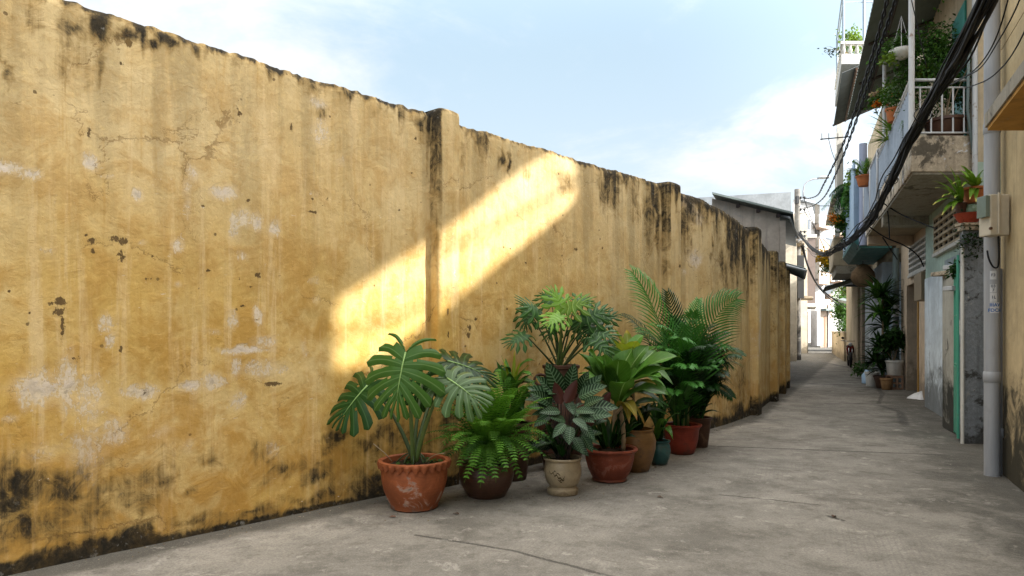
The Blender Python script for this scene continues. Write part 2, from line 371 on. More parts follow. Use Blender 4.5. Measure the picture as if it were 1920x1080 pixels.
PIT=[(177,451,6,5,1),(158,440,3,3,1),(172,470,4,7,.8),(214,448,12,8,.75),(228,452,7,12,.8),(228,482,7,20,.62),(196,462,4,4,.6),(108,566,10,8,.9),(112,584,6,10,.9),(119,610,3,34,.7),(137,674,12,9,.6),(120,668,9,5,.55),(588,397,9,3,1),(613,374,5,3,.9),(604,385,3,2,.9),(466,375,3,3,1),(483,517,5,6,1),(472,537,6,3,.7),(449,523,3,4,.8),(454,574,4,4,.8),(226,570,4,4,.7),(58,585,4,5,.9),(19,548,4,4,.9),(231,655,4,6,.8),(285,481,3,4,.8),(388,508,7,3,.8),(512,720,20,5,.85),(270,733,14,5,.5),(282,523,6,6,.5),(340,770,5,5,.4),(556,500,10,3,.5),(880,614,3,5,1),(879,628,4,6,.9),(892,598,4,4,.8),(874,612,2,3,.8),(822,596,2,8,.9),(823,640,2,9,.8),(913,262,5,9,.8),(920,296,9,4,.6),(780,260,3,4,.8),(952,313,3,3,1),(774,324,5,3,.6),(748,394,3,3,.8),(790,380,2,2,1),(1262,506,3,3,1),(1080,468,5,4,.7),(1130,465,2,3,.8),(955,467,2,2,1),(986,493,3,2,1),(545,240,3,12,.6),(167,247,3,14,.9),(52,308,3,4,.8),(198,190,5,5,.6),(228,118,5,6,.7),(243,80,5,10,.9),(447,210,5,30,.55),(335,300,2,12,.5),(355,548,3,3,.6),(375,540,2,2,.7)]
MOLD_SHADE=[(60,45,20,40,.42),(135,45,14,34,.62),(180,40,18,40,.85),(180,110,10,60,.5),(125,75,18,40,.45),(140,120,20,40,.38),(290,88,10,14,.7),(315,82,14,16,.85),(360,92,9,16,.85),(240,70,30,14,.6),(75,120,25,30,.3),(450,110,9,30,.4),(520,130,4,26,.5),(560,140,4,20,.6),(595,205,26,20,.4),(705,200,10,36,.4),(790,235,14,46,.55),(6,140,5,60,.5),
(25,905,50,40,1),(10,940,50,40,1),(110,915,45,40,.9),(150,890,26,30,.7),(190,870,24,30,.6),(200,905,26,26,.7),(170,950,60,34,.8),(60,985,60,40,.8),(265,905,30,30,.8),(300,912,22,16,.9),(265,935,44,36,.7),(330,890,24,18,.5),(355,925,10,12,.9),(395,868,26,22,.6),(420,900,18,20,.3),(320,840,30,20,.35),(490,852,20,36,.5),(478,855,8,26,.7),(545,870,36,22,.75),(560,850,14,30,.5),(600,885,30,22,.75),(500,905,22,14,.5),(632,822,22,18,.95),(620,838,16,20,.7),(690,828,26,18,.9),(705,840,22,30,.7),(660,850,40,16,.5),(745,812,50,34,.72),(830,800,40,50,.8),(700,920,70,60,.95),(760,880,60,60,.9),(640,905,40,24,.5),(590,935,50,16,.8),(470,965,60,14,.8),(380,985,50,16,.7),(900,850,90,70,.9),(1000,800,60,60,.5),(560,820,9,16,.4),(20,820,18,10,.35),(48,925,9,9,.9),(45,890,26,6,.4),(90,690,14,6,.4),  # low mould; blobs behind the pots also paint in the shade there
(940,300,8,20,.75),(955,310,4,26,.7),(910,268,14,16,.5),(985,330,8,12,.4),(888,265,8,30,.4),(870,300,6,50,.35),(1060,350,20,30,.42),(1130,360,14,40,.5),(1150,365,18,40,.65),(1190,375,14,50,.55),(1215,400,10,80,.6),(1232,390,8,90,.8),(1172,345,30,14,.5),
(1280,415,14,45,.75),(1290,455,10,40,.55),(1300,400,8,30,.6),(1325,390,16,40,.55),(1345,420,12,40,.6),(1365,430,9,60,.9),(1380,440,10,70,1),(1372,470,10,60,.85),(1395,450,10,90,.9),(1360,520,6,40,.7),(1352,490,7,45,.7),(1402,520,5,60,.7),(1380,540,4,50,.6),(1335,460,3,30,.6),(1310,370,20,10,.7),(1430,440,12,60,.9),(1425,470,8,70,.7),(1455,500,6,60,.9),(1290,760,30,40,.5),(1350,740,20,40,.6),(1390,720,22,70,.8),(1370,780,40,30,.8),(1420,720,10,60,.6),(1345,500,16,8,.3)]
def blobs(lst,u,z,seed,warp=.05):
    du=(fbm(u*7,z*7,3,seed)-.5)*2*warp; dz=(fbm(u*7+31,z*7+9,3,seed+3)-.5)*2*warp
    m=np.zeros_like(u)
    for (px,py,rx,ry,s) in lst:
        uu,zz,sc=wuz(px,py)
        ff=.72 if px<1250 else .45                              # foreshortening of the face
        ru=max(rx*sc/ff,.006); rz=max(ry*sc,.006); k=min(1.0,max(ru,rz)/.12)
        d2=((u+du*k-uu)/ru)**2+((z+dz*k-zz)/rz)**2
        m=np.maximum(m,s*np.exp(-d2*.75))
    return m
def masks(u,z):
    top=top_h(u); d=top-z; right=sstep(col_u(1100),col_u(1300),u)
    st=fbm(u*6,z*.35,4,21); st2=fbm(u*15,z*.6,3,31)
    reach=.10+.80*sstep(.5,.85,st)+right*(.2+.8*sstep(.45,.8,st)); 
    m=(1-sstep(0,1,d/reach))*(.80+.17*right)
    m=m*(.42+1.05*st2)
    g=fbm(u*1.7,z*2.2,4,41); bh=.10+.45*sstep(.42,.8,g)+.15*right
    m=np.maximum(m,(1-sstep(0,1,z/bh))*1.05)
    m=np.maximum(m,sstep(.10,.0,z)*.9)
    m=np.maximum(m,blobs(MOLD_SHADE,u,z,51,.09)*(.84+.40*sstep(1.2,2.2,z))*(1-.15*right))
    p=blobs(PEEL,u,z,61,.05); q_=blobs(PIT,u,z,71,.012)
    return m,p,q_
def set_attr(me,m,p,q_,h):
    a=me.attributes.new('wear','FLOAT_COLOR','POINT')
    a.data.foreach_set('color',np.stack([m,p,q_,h],1).astype(np.float32).ravel())
def wall_mat():
    t=NT('ochre_limewash'); P=t.pos(); at_=t.n('ShaderNodeAttribute',attribute_name='wear')
    r_,g_,b_=t.sep(at_.outputs['Color']); hgt=at_.outputs['Alpha']          # alpha carries how washed out the paint is
    # wall-aligned coordinate: x along the wall, z up
    n_big=t.noise(P,.9,5,.6); n_mid=t.noise(P,3.4,6,.66,.4); n_fine=t.noise(P,22,6,.7); n_grit=t.noise(P,90,3,.6)
    drip=t.noise(P,1,6,.68,.15,sc=(8,8,.55)); drip2=t.noise(P,1,5,.65,.1,sc=(22,22,1.1),loc=(3,1,0)); flake=t.noise(P,7,8,.72,1.2,loc=(5,2,1))
    ochre=(.53,.335,.085); pale=(.61,.45,.205); deep=(.435,.245,.052)
    c=t.mix(t.mr(n_big,.32,.68),ochre,pale)
    c=t.mix(t.math('MULTIPLY',t.mr(n_mid,.42,.62),.85),c,deep)
    c=t.mix(t.math('MULTIPLY',hgt,t.mr(n_mid,.25,.7,.95,.55)),c,(.59,.46,.26))
    c=t.mix(t.mr(drip,.50,.68,0,.55),c,(.70,.53,.29))
    c=t.mix(t.mr(drip2,.55,.75,0,.45),c,deep)
    # olive rain streaks
    lw=t.math('MULTIPLY',t.mr(t.noise(P,1,6,.66,.25,sc=(4.2,4.2,.34),loc=(7,2,4)),.45,.62),t.math('ADD',t.math('MULTIPLY',hgt,.90),.12))
    c=t.mix(t.math('MULTIPLY',lw,.52),c,(.26,.20,.10))
    c=t.mix(t.mr(n_fine,.45,.8,0,.38),c,(.42,.235,.06))
    c=t.mix(t.mr(n_fine,.5,.25,0,.30),c,(.78,.55,.22))
    # random small flakes
    fl=t.math('MULTIPLY',t.mr(flake,.685,.71),t.mr(n_big,.38,.6)); c=t.mix(t.math('MULTIPLY',fl,.75),c,(.66,.56,.42))
    # peeled patches: pale undercoat, grey render in the middle
    brk=t.noise(P,38,6,.75,.8,sc=(1,1,.55),loc=(3,3,3)); c=t.mix(t.math('MULTIPLY',t.mr(t.math('ADD',g_,t.math('MULTIPLY',t.math('SUBTRACT',n_fine,.5),.6)),.12,.6),.42),c,(.66,.52,.33))
    pv=t.math('ADD',t.math('MULTIPLY',g_,.95),t.math('ADD',t.math('MULTIPLY',t.math('SUBTRACT',flake,.5),1.5),t.math('MULTIPLY',t.math('SUBTRACT',brk,.5),2.1))); pk=t.mr(pv,.46,.62)
    pv2=t.mr(t.math('ADD',g_,t.math('MULTIPLY',t.math('SUBTRACT',n_fine,.5),1.4)),.62,.95)
    c=t.mix(t.math('MULTIPLY',pk,.78),c,t.mix(pv2,(.62,.52,.38),t.mix(t.mr(n_mid,.35,.6),(.33,.28,.22),(.64,.56,.48))))
    # pits
    qv=t.math('ADD',b_,t.math('ADD',t.math('MULTIPLY',t.math('SUBTRACT',n_fine,.5),1.2),t.math('MULTIPLY',t.math('SUBTRACT',brk,.5),1.5))); qk=t.mr(qv,.50,.58)
    v=t.vor(t.vm('ADD',P,t.comb(t.math('MULTIPLY',n_fine,.03),0,t.math('MULTIPLY',flake,.03))),5.5); rp=t.math('MULTIPLY',t.mr(v,.05,.068,1,0),t.mr(t.noise(P,1.9,3,.6,loc=(6,6,6)),.47,.53))
    qk=t.math('MAXIMUM',qk,t.math('MULTIPLY',rp,.85))
    c=t.mix(t.math('MULTIPLY',qk,.9),c,(.085,.05,.02))
    # mould, and the shade painted behind the pots and on pilaster sides
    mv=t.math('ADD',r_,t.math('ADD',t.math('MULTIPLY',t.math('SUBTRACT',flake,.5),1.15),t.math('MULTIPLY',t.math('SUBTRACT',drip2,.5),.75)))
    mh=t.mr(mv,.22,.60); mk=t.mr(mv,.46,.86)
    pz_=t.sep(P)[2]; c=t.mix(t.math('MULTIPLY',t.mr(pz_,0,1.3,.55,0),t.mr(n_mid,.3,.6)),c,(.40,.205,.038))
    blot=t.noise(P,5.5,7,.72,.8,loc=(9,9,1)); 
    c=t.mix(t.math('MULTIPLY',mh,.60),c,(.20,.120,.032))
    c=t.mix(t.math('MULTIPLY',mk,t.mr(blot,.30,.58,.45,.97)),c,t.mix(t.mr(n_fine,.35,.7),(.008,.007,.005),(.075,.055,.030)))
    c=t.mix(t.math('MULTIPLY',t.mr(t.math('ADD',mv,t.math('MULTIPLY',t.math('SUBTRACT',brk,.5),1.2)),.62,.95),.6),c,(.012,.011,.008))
    gw=t.math('MULTIPLY',t.mr(mv,.80,1.1),t.mr(t.noise(P,16,6,.7,loc=(1,1,7)),.56,.66)); c=t.mix(t.math('MULTIPLY',gw,.5),c,(.34,.32,.28))
    chip=t.noise(P,26,5,.7,.5,sc=(.6,.6,1.6),loc=(5,5,5)); kc=t.math('MULTIPLY',t.mr(chip,.66,.69),t.mr(t.noise(P,2.6,4,.6,loc=(1,8,2)),.46,.60)); c=t.mix(t.math('MULTIPLY',kc,.7),c,(.14,.08,.025))
    kp=t.math('MULTIPLY',t.mr(chip,.34,.31),t.mr(t.noise(P,2.2,4,.6,loc=(4,8,6)),.50,.62)); c=t.mix(t.math('MULTIPLY',kp,.65),c,(.68,.60,.48))
    # hairline cracks
    cr=t.vor(t.vm('ADD',P,t.comb(t.math('MULTIPLY',n_mid,.5),t.math('MULTIPLY',n_mid,.5),t.math('MULTIPLY',n_fine,.12))),1.15,'DISTANCE_TO_EDGE')
    ck=t.math('MULTIPLY',t.mr(cr,.002,.007,1,0),t.mr(t.noise(P,1.3,3,.6,loc=(2,7,3)),.50,.60)); c=t.mix(t.math('MULTIPLY',ck,.55),c,(.18,.10,.03))
    h=t.math('ADD',t.math('MULTIPLY',n_mid,1.6),t.math('ADD',t.math('MULTIPLY',n_fine,.75),t.math('MULTIPLY',flake,.9)))
    h=t.math('ADD',h,t.math('MULTIPLY',n_grit,.12))
    h=t.math('SUBTRACT',h,t.math('ADD',t.math('MULTIPLY',pk,.45),t.math('ADD',t.math('MULTIPLY',qk,.6),t.math('MULTIPLY',ck,.4))))
    return t.fin(t.bsdf(c,.9,t.bump(h,.50,.015),spec=.22))
WMAT=wall_mat()
def washed(u,z): return np.clip(sstep(1.3,3.1,z)*.75+ .50*sstep(col_u(850),col_u(1300),u),0,1)
wall=thing('boundary_wall','long weathered ochre plaster wall stained with black mould, along the left of the alley','wall',(A0.x,A0.y,0))
def wall_panel():
    step=np.concatenate([np.arange(0,int(len(path)))]); nU=len(path); NZ=170; TH=.24
    u=U; top=top_h(u); z0=-.03
    zz=np.linspace(0,1,NZ+1)
    Ug=np.repeat(u[None,:],NZ+1,0); Z=z0+(top[None,:]-z0)*zz[:,None]
    wav=(fbm(Ug*.9,Z*.9,3,81)-.5)*.035+(fbm(Ug*5,Z*5,3,83)-.5)*.010
    edge=sstep(.05,0,top[None,:]-Z)*(.006+.022*fbm(Ug*8,Z*8,3,85))
    off=wav-edge
    X=PX[:,0][None,:]+NRM[:,0][None,:]*off; Y=PX[:,1][None,:]+NRM[:,1][None,:]*off
    verts=np.stack([X,Y,Z],-1).reshape(-1,3)
    # top + back
    ex=[]
    for (o,dz) in ((-.08,.012),(-TH+.04,.0),(-TH,-.03),(-TH,None)):
        zt=(top+dz+(fbm(u*6,u*0+o*30,2,87)-.5)*.02) if dz is not None else top*0-.03
        ex.append(np.stack([PX[:,0]+NRM[:,0]*o,PX[:,1]+NRM[:,1]*o,zt],-1))
    verts=np.concatenate([verts]+ex,0); rows=NZ+1+4
    i=np.arange(nU-1); j=np.arange(rows-1); I,J=np.meshgrid(i,j)
    f=np.stack([J*nU+I,J*nU+I+1,(J+1)*nU+I+1,(J+1)*nU+I],-1).reshape(-1,4)
    me=bpy.data.meshes.new('wall_face'); me.from_pydata(verts.tolist(),[],f.tolist())
    Ua=np.concatenate([Ug.ravel(),np.tile(u,4)]); Za=np.concatenate([Z.ravel(),np.tile(top-.02,4)])
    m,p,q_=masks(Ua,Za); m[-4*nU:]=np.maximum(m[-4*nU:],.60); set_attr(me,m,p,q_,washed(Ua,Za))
    me.polygons.foreach_set('use_smooth',[True]*len(me.polygons)); me.materials.append(WMAT); me.update()
    o=bpy.data.objects.new('wall_face',me); COL.objects.link(o); setparent(o,wall)
wall_panel()
def pilaster(u0,wid,proj,extra=.05,seed=0):
    i=int(np.argmin(np.abs(U-u0))); B=V(PX[i]); a=V(TAN[i]); n=V(NRM[i])
    ht=float(top_h(u0+wid/2))+extra; c=.022
    prof=[(0,-.05),(0,proj-c),(c,proj),(wid-c,proj),(wid,proj-c),(wid,-.05)]
    # subdivide outline
    out=[]; 
    for k in range(5):
        (s0,o0),(s1,o1)=prof[k],prof[k+1]; L=math.hypot(s1-s0,o1-o0); m=max(1,int(L/.025))
        for q in range(m): out.append((s0+(s1-s0)*q/m,o0+(o1-o0)*q/m))
    out.append(prof[-1]); out=np.array(out); NZ=130
    z=np.linspace(-.02,1,NZ+1); z=z*ht
    S=np.repeat(out[:,0][None],NZ+1,0); O=np.repeat(out[:,1][None],NZ+1,0); Z=np.repeat(z[:,None],len(out),1)
    d=ht-Z; rr=.045; k=np.clip(1-d/rr,0,1); shrink=rr*(1-np.sqrt(np.maximum(1-k*k,0)))
    O=np.where(O>0,O-shrink*.8,O); S=np.where(S<wid/2,np.minimum(S+shrink,wid/2),np.maximum(S-shrink,wid/2))
    nz=(fbm(S*6+seed,Z*3,3,91)-.5)*.018
    O=O+nz*(O>0)
    if True: S=S+(fbm(Z*4+seed,O*3,3,93)-.5)*.012
    X=B.x+a.x*S+n.x*O; Y=B.y+a.y*S+n.y*O
    nC=len(out); verts=np.stack([X,Y,Z],-1).reshape(-1,3)
    # cap top: fan to a raised crown line
    cap=np.stack([B.x+a.x*np.clip(out[:,0],rr,wid-rr)+n.x*(-.08),B.y+a.y*np.clip(out[:,0],rr,wid-rr)+n.y*(-.08),np.full(nC,ht+.004)],-1)
    cap2=cap.copy(); cap2[:,0]-=n.x*.14; cap2[:,1]-=n.y*.14; cap3=cap2.copy(); cap3[:,2]=0
    verts=np.concatenate([verts,cap,cap2,cap3],0); rows=NZ+4
    I,J=np.meshgrid(np.arange(nC-1),np.arange(rows-1))
    f=np.stack([J*nC+I,J*nC+I+1,(J+1)*nC+I+1,(J+1)*nC+I],-1).reshape(-1,4)
    me=bpy.data.meshes.new('pilaster'); me.from_pydata(verts.tolist(),[],f.tolist())
    Ua=u0+np.concatenate([S.ravel(),np.tile(out[:,0],3)]); Za=np.concatenate([Z.ravel(),np.full(3*nC,ht-.02)])
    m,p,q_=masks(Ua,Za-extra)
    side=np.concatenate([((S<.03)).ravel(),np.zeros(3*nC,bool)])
    m=np.where(side,np.maximum(m,(.62 if u0<col_u(1000) else .72)*sstep(1.1,3.0,Za+(fbm(Za*5,Ua*5,3,95)-.5)*.8)),m)  # left side painted darker towards the top, standing in for its shade
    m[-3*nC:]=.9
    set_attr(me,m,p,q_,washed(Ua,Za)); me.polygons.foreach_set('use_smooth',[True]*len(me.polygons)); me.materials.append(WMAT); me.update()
    o=bpy.data.objects.new('pilaster',me); COL.objects.link(o); setparent(o,wall)
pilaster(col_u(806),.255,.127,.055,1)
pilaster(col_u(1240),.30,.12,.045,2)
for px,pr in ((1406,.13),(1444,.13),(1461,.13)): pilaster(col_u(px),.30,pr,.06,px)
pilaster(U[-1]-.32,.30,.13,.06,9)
# the foot of the wall: a thin rough skirt of crumbled render
# ------------------------------------------------------------------ sun-blocking town houses just out of frame on the right
def F(Y,off,z=0): return V((.422*Y+off,Y,z))
def Fy(Y,z=0,d=0): return V((.469*Y+1.66+d,Y,z))
def hexF(mb,fn,Y0,Y1,o0,o1,z0,z1):
    return mb.hexa([fn(Y0,o0,z0),fn(Y0,o1,z0),fn(Y1,o1,z0),fn(Y1,o0,z0),fn(Y0,o0,z1),fn(Y0,o1,z1),fn(Y1,o1,z1),fn(Y1,o0,z1)])
# ================================================================== right side of the alley
def quadF(mb,pts): return mb.add(pts,[(0,1,2,3)])
def slabF(mb,fn,Y0,Y1,o0,o1,z0,z1): return hexF(mb,fn,Y0,Y1,o0,o1,z0,z1)
M_yel=plaster('cream_ochre_plaster',(.50,.385,.22),stain=(.028,.026,.018),dirt=.95,base_h=1.5,streak=.55,peel=.12,peelc=(.40,.34,.22))
M_beige=plaster('beige_plaster',(.52,.43,.30),stain=(.06,.05,.04),dirt=.6,base_h=.8,streak=.5,peel=.15,peelc=(.3,.28,.25))
M_grey=None
@memo
def mottled(name,base,dk,lt,sc=3.0,dth=.52,lth=.60):
    t=NT(name); P=t.pos(); z=t.sep(P)[2]; n=t.noise(P,sc,8,.70,.35); n2=t.noise(P,sc*1.5,8,.70,.3,loc=(7,1,3)); n3=t.noise(P,30,5,.7); st=t.noise(P,1,5,.65,0,sc=(6,6,.5))
    c=t.mix(t.mr(n3,.3,.75),tuple(x*.75 for x in base),tuple(x*1.12 for x in base))
    c=t.mix(t.mr(st,.48,.66,0,.5),c,tuple(x*.45 for x in base))
    c=t.mix(t.math('MULTIPLY',t.mr(n,lth,lth+.05),.85),c,lt)
    c=t.mix(t.math('MULTIPLY',t.mr(n2,dth,dth+.09),.85),c,dk)
    low=t.math('ADD',t.mr(z,0,.9,.30,0,False),t.math('SUBTRACT',n,.5)); c=t.mix(t.math('MULTIPLY',t.mr(low,.14,.30),.8),c,dk)
    return t.fin(t.bsdf(c,.92,t.bump(t.math('ADD',n,t.math('ADD',n2,t.math('MULTIPLY',n3,.3))),.6,.02),spec=.2))
M_slab=mottled('stained_balcony_concrete',(.50,.41,.30),(.05,.044,.033),(.68,.72,.78),2.0,.49,.56)
M_soffit=mottled('mouldy_soffit',(.38,.34,.27),(.10,.085,.06),(.42,.38,.31),2.2,.56,.62); M_grey=mottled('grey_mottled_render',(.27,.29,.31),(.04,.036,.03),(.50,.49,.46),3.0,.56,.57)
M_green=plaster('pale_green_plaster',(.44,.56,.48),stain=(.05,.05,.045),dirt=.5,base_h=.9,streak=.4,peel=.1,peelc=(.4,.42,.4))
M_blue=plaster('pale_blue_plaster',(.66,.73,.78),stain=(.06,.06,.055),dirt=.7,base_h=1.3,streak=.5,peel=.2,peelc=(.30,.29,.27))
M_pipe=paint('grey_plastic_pipe',(.34,.345,.36),.5,.12,(.16,.15,.13),0,3)
M_pipe2=paint('dark_green_pipe',(.13,.17,.165),.5,.15,(.2,.2,.18),0,3)
M_box=plain('cream_plastic',(.50,.44,.34),.45)
M_black=plain('black_rubber',(.007,.007,.008),.6,0,.25)
M_black2=plain('dark_void',(.01,.01,.01),.9,0,.1)
M_white=paint('white_enamel',(.56,.56,.56),.5,.75,(.22,.12,.07),0,9)
M_white2=paint('off_white_paint',(.62,.60,.55),.6,.3,(.25,.18,.12),0,7)
M_bluewhite=corr('blue_grey_sheet',(.33,.38,.45),rough=.5)
M_roof=corr('dark_green_sheet',(.15,.185,.175),rough=.5)
M_teal=paint('teal_paint',(.05,.30,.25),.5,.3,(.12,.10,.07),0,8)
M_greengate=paint('green_enamel',(.07,.33,.22),.5,.35,(.10,.07,.045),0,7)
M_louv=paint('grey_blue_shutter_paint',(.26,.32,.35),.55,.3,(.12,.10,.08),0,7)
M_orange=paint('ochre_yellow_door_paint',(.45,.25,.055),.5,.4,(.10,.06,.03),0,6)
M_dvoid=M_black2
M_glass=plain('dark_window_glass',(.03,.04,.05),.12,0,.6)
M_terr=None

# ---- yellow house nearest on the right; an unseen slotted wall added on top shapes the sun patch
yh=thing('plastered_house','tall cream ochre plastered house at the right edge, black mould round its foot','house',tuple(Fy(4)))
def wall_grid(fn,Y0,Y1,z0,z1,d,dy=.06):    # slightly wavy facade sheet with depth
    mb=MB(); nu=max(2,int((Y1-Y0)/dy)); nv=max(2,int((z1-z0)/dy))
    for sgn,dd in ((1,0),):
        def P(i,j):
            Y=Y0+(Y1-Y0)*i/nu; z=z0+(z1-z0)*j/nv
            w=(float(fbm(Y*1.3+9,z*1.3,3,101))-.5)*.03*(0 if i in(0,nu) else 1)
            return fn(Y,w if fn is Fo else w,z)
        mb.grid(P,nu,nv)
    return mb
m=MB()
hexF(m,lambda Y,o,z:Fy(Y,z,o),-4.5,6.72,0.0,3.2,-.02,4.15)
m.build('lower_wall',M_yel,yh)
def inv_w(px,py):      # photo pixel on the long wall -> (Y,z) where its sun ray crosses the facade of this house
    p=main_pt(px); z=H-(py-HZ)/FPX*p.y
    t=(.469*p.y+1.66-p.x)/(SL.x-.469*SL.y); q=V((p.x+SL.x*t,p.y+SL.y*t))
    return q.y, z+t*math.tan(SUN_EL)
def scr(poly_hole,Y0,Y1,z0,z1,th=.18):   # added wall with one opening, cut to the outline of the sun patch
    import mathutils
    from mathutils.geometry import delaunay_2d_cdt
    outer=[(Y0,z0),(Y1,z0),(Y1,z1),(Y0,z1)]
    vs=[V(p) for p in outer]+[V(p) for p in poly_hole]; n=len(poly_hole)
    res=delaunay_2d_cdt(vs,[],[list(range(4)),list(range(4,4+n))],1,1e-5)
    cv,ce,cf,_,_,orig=res; mb=MB()
    tri=[f for f,o in zip(cf,orig) if 1 not in o and 0 in o]
    N=len(cv)
    a=[Fy(p.x,p.y,0) for p in cv]; b=[Fy(p.x,p.y,th) for p in cv]
    fs=[tuple(f) for f in tri]+[tuple(i+N for i in f[::-1]) for f in tri]
    cnt={}
    for f in tri:
        for k in range(len(f)):
            e=(f[k],f[(k+1)%len(f)]); cnt[tuple(sorted(e))]=cnt.get(tuple(sorted(e)),0)+1
    for (i,j),c_ in cnt.items():
        if c_==1: fs.append((i,j,j+N,i+N))
    mb.add(a+b,fs); return mb
UPE=[(622,545),(800,432),(862,388),(935,328),(1000,285),(1050,255)]; LOE=[(1135,348),(1040,412),(960,472),(880,538),(800,602),(740,655),(690,695),(622,722)]
hole=[inv_w(*p) for p in UPE]+[inv_w(*p) for p in LOE]
hole=[(min(y,6.64),z) for y,z in hole][::-1]
scr(hole,-4.5,6.72,4.16,7.6).build('sun_slot_wall',M_yel,yh)
# two unseen bars added across the slot to throw thin shadow lines
m=MB()
for (a,b,r) in (((850,452),(1125,330),.045),((640,612),(800,560),.05)):
    (y0,z0),(y1,z1)=inv_w(*a),inv_w(*b); d=V((y1-y0,z1-z0)).normalized()*.3
    m.tube([Fy(y0-d.x,z0-d.y,.10),Fy(min(y1+d.x,6.7),z1+d.y,.10)],r*.55,8)
m.build('shadow_bar',M_pipe2,yh)
m=MB(); hexF(m,lambda Y,o,z:Fy(Y,z,o),3.3,5.82,-.36,.0,3.13,3.24); m.build('canopy_slab',plaster('weathered_canopy',(.30,.27,.22),stain=(.03,.03,.025),streak=.9,peel=.6,peelc=(.05,.045,.04),dirt=0),yh)
m=MB(); hexF(m,lambda Y,o,z:Fy(Y,z,o),3.3,5.80,-.34,.0,3.10,3.128); m.build('canopy_soffit',plaster('orange_soffit',(.50,.27,.07),dirt=0,peel=.1),yh)

# ---- drain pipe with stickers, thin conduit, meter box
pp=at(1860,700,6.60); px_,py_=pp.x,pp.y
dp=thing('drain_pipe','thick pale grey drain pipe with pasted paper stickers at the corner of the cream house','pipe',(px_,py_,0))
m=MB(); m.lathe([(.067,0),(.067,4.9)],(px_,py_,0.0),24); m.build('pipe_shaft',M_pipe,dp,True)
m=MB(); 
for z in (.9,3.3): m=MB(); m.lathe([(.067,z),(.073,z+.005),(.073,z+.10),(.067,z+.105)],(px_,py_,0),24); m.build('coupling',M_pipe,dp,True)
M_paper=plain('white_sticker',(.55,.55,.56),.7); M_ink=plain('dark_sticker_ink',(.10,.11,.13),.7); M_bink=plain('blue_sticker_ink',(.02,.10,.32),.7)
def sticker(pyt,pyb,pxl,pxr,txt,ink,sz):
    z1=H-(pyt-HZ)/FPX*6.55; z0=H-(pyb-HZ)/FPX*6.55
    m=MB(); r=.0685; 
    def ang(px): 
        s=max(-.98,min(.98,((px-1860)/FPX*6.6)/r)); return -math.pi/2+math.asin(s)+math.atan2(-px_,py_)*0
    a0,a1=ang(pxl),ang(pxr)
    m.grid(lambda i,j:(px_+r*math.cos(a0+(a1-a0)*i/8),py_+r*math.sin(a0+(a1-a0)*i/8),z0+(z1-z0)*j/2),8,2)
    s=m.build('sticker',M_paper,dp,True)
    lines=txt.split('\n')
    for k,tx in enumerate(lines):
        cu=bpy.data.curves.new('lettering','FONT'); cu.body=tx; cu.size=sz; cu.align_x='CENTER'; cu.align_y='CENTER'; cu.extrude=.0006; cu.offset=.0008
        to=bpy.data.objects.new('lettering',cu); COL.objects.link(to); am=(a0+a1)/2
        dg=bpy.context.evaluated_depsgraph_get(); me=bpy.data.meshes.new_from_object(to.evaluated_get(dg)); bpy.data.objects.remove(to)
        zc=z1-(z1-z0)*(k+.5)/len(lines)
        for v in me.vertices:
            th=am+v.co.x/(r+.001); rr=r+.0015+v.co.z; zz=zc+v.co.y; v.co=(px_+rr*math.cos(th),py_+rr*math.sin(th),zz)
        me.materials.clear(); me.materials.append(ink); lo=bpy.data.objects.new('lettering',me); COL.objects.link(lo); lo.parent=s
sticker(508,524,1850,1859,'F3',M_ink,.038); sticker(533,548,1850,1859,'03\n7',M_ink,.038); sticker(549,566,1850,1860,'1L',M_ink,.04); sticker(567,587,1850,1865,'IIIAV\nFDCH',M_bink,.045)
cp=thing('conduit_pipe','thin grey conduit with a coupling running up beside the thick drain pipe','pipe',tuple(at(1877,700,6.62).xy)+(0,))
c0=at(1877,700,6.62); m=MB(); m.tube([(c0.x,c0.y,0),(c0.x,c0.y,2.0)],.014,10); m.build('conduit',M_pipe,cp,True)
m=MB(); m.lathe([(.014,.36),(.021,.365),(.021,.45),(.014,.455)],(c0.x,c0.y,0),12); m.build('coupling',M_pipe,cp,True)
mbx=thing('meter_box','cream plastic electricity meter box strapped in front of the thick drain pipe','meter box',tuple(at(1865,443,6.36)))
a=at(1846,443,6.42); b=at(1882,367,6.42); m=MB(); m.box(a.x,b.x,6.34,6.50,a.z,b.z); m.build('case',M_box,mbx,bevel=.012)
m=MB(); cxm=at(1872,400,6.34).x; m.box(cxm-.008,cxm+.008,6.325,6.339,a.z+.01,b.z+.012); m.build('cover_ridge',M_box,mbx,bevel=.003)
m=MB(); q0=at(1838,400,6.42); m.prism([(q0.x,6.345),(a.x-.001,6.345),(a.x-.001,6.47),(q0.x,6.47)],at(0,408,6.4).z,b.z-.01); m.build('meter_window',plain('grey_green_meter_glass',(.16,.20,.17),.2),mbx,bevel=.004)
m=MB(); cc=at(1858,428,6.33); m.tube([(cc.x,6.341,cc.z),(cc.x,6.325,cc.z)],.014,12); m.build('lock_seal',plain('rusty_seal',(.10,.05,.03),.6),mbx)
def cable(name,label,pts,r,grp=None,n=6,mat=None,cat='cable'):
    m=MB(); P=[V(p) for p in pts]; out=[]
    for i in range(len(P)-1):
        p0=P[max(i-1,0)];p1=P[i];p2=P[i+1];p3=P[min(i+2,len(P)-1)]
        for k in range(8):
            t=k/8; out.append(.5*((2*p1)+(p2-p0)*t+(2*p0-5*p1+4*p2-p3)*t*t+(3*p1-p0-3*p2+p3)*t**3))
    out.append(P[-1]); m.tube(out,r,n); o=m.build(name,mat or M_black,None,True); return tag(o,label,cat,grp)
cable('hanging_cable','short black cable looping below the cream meter box',[at(1872,443,6.4),at(1873,480,6.4),at(1871,500,6.45),at(1862,500,6.48),at(1854,485,6.5),at(1851,470,6.52)],.008)

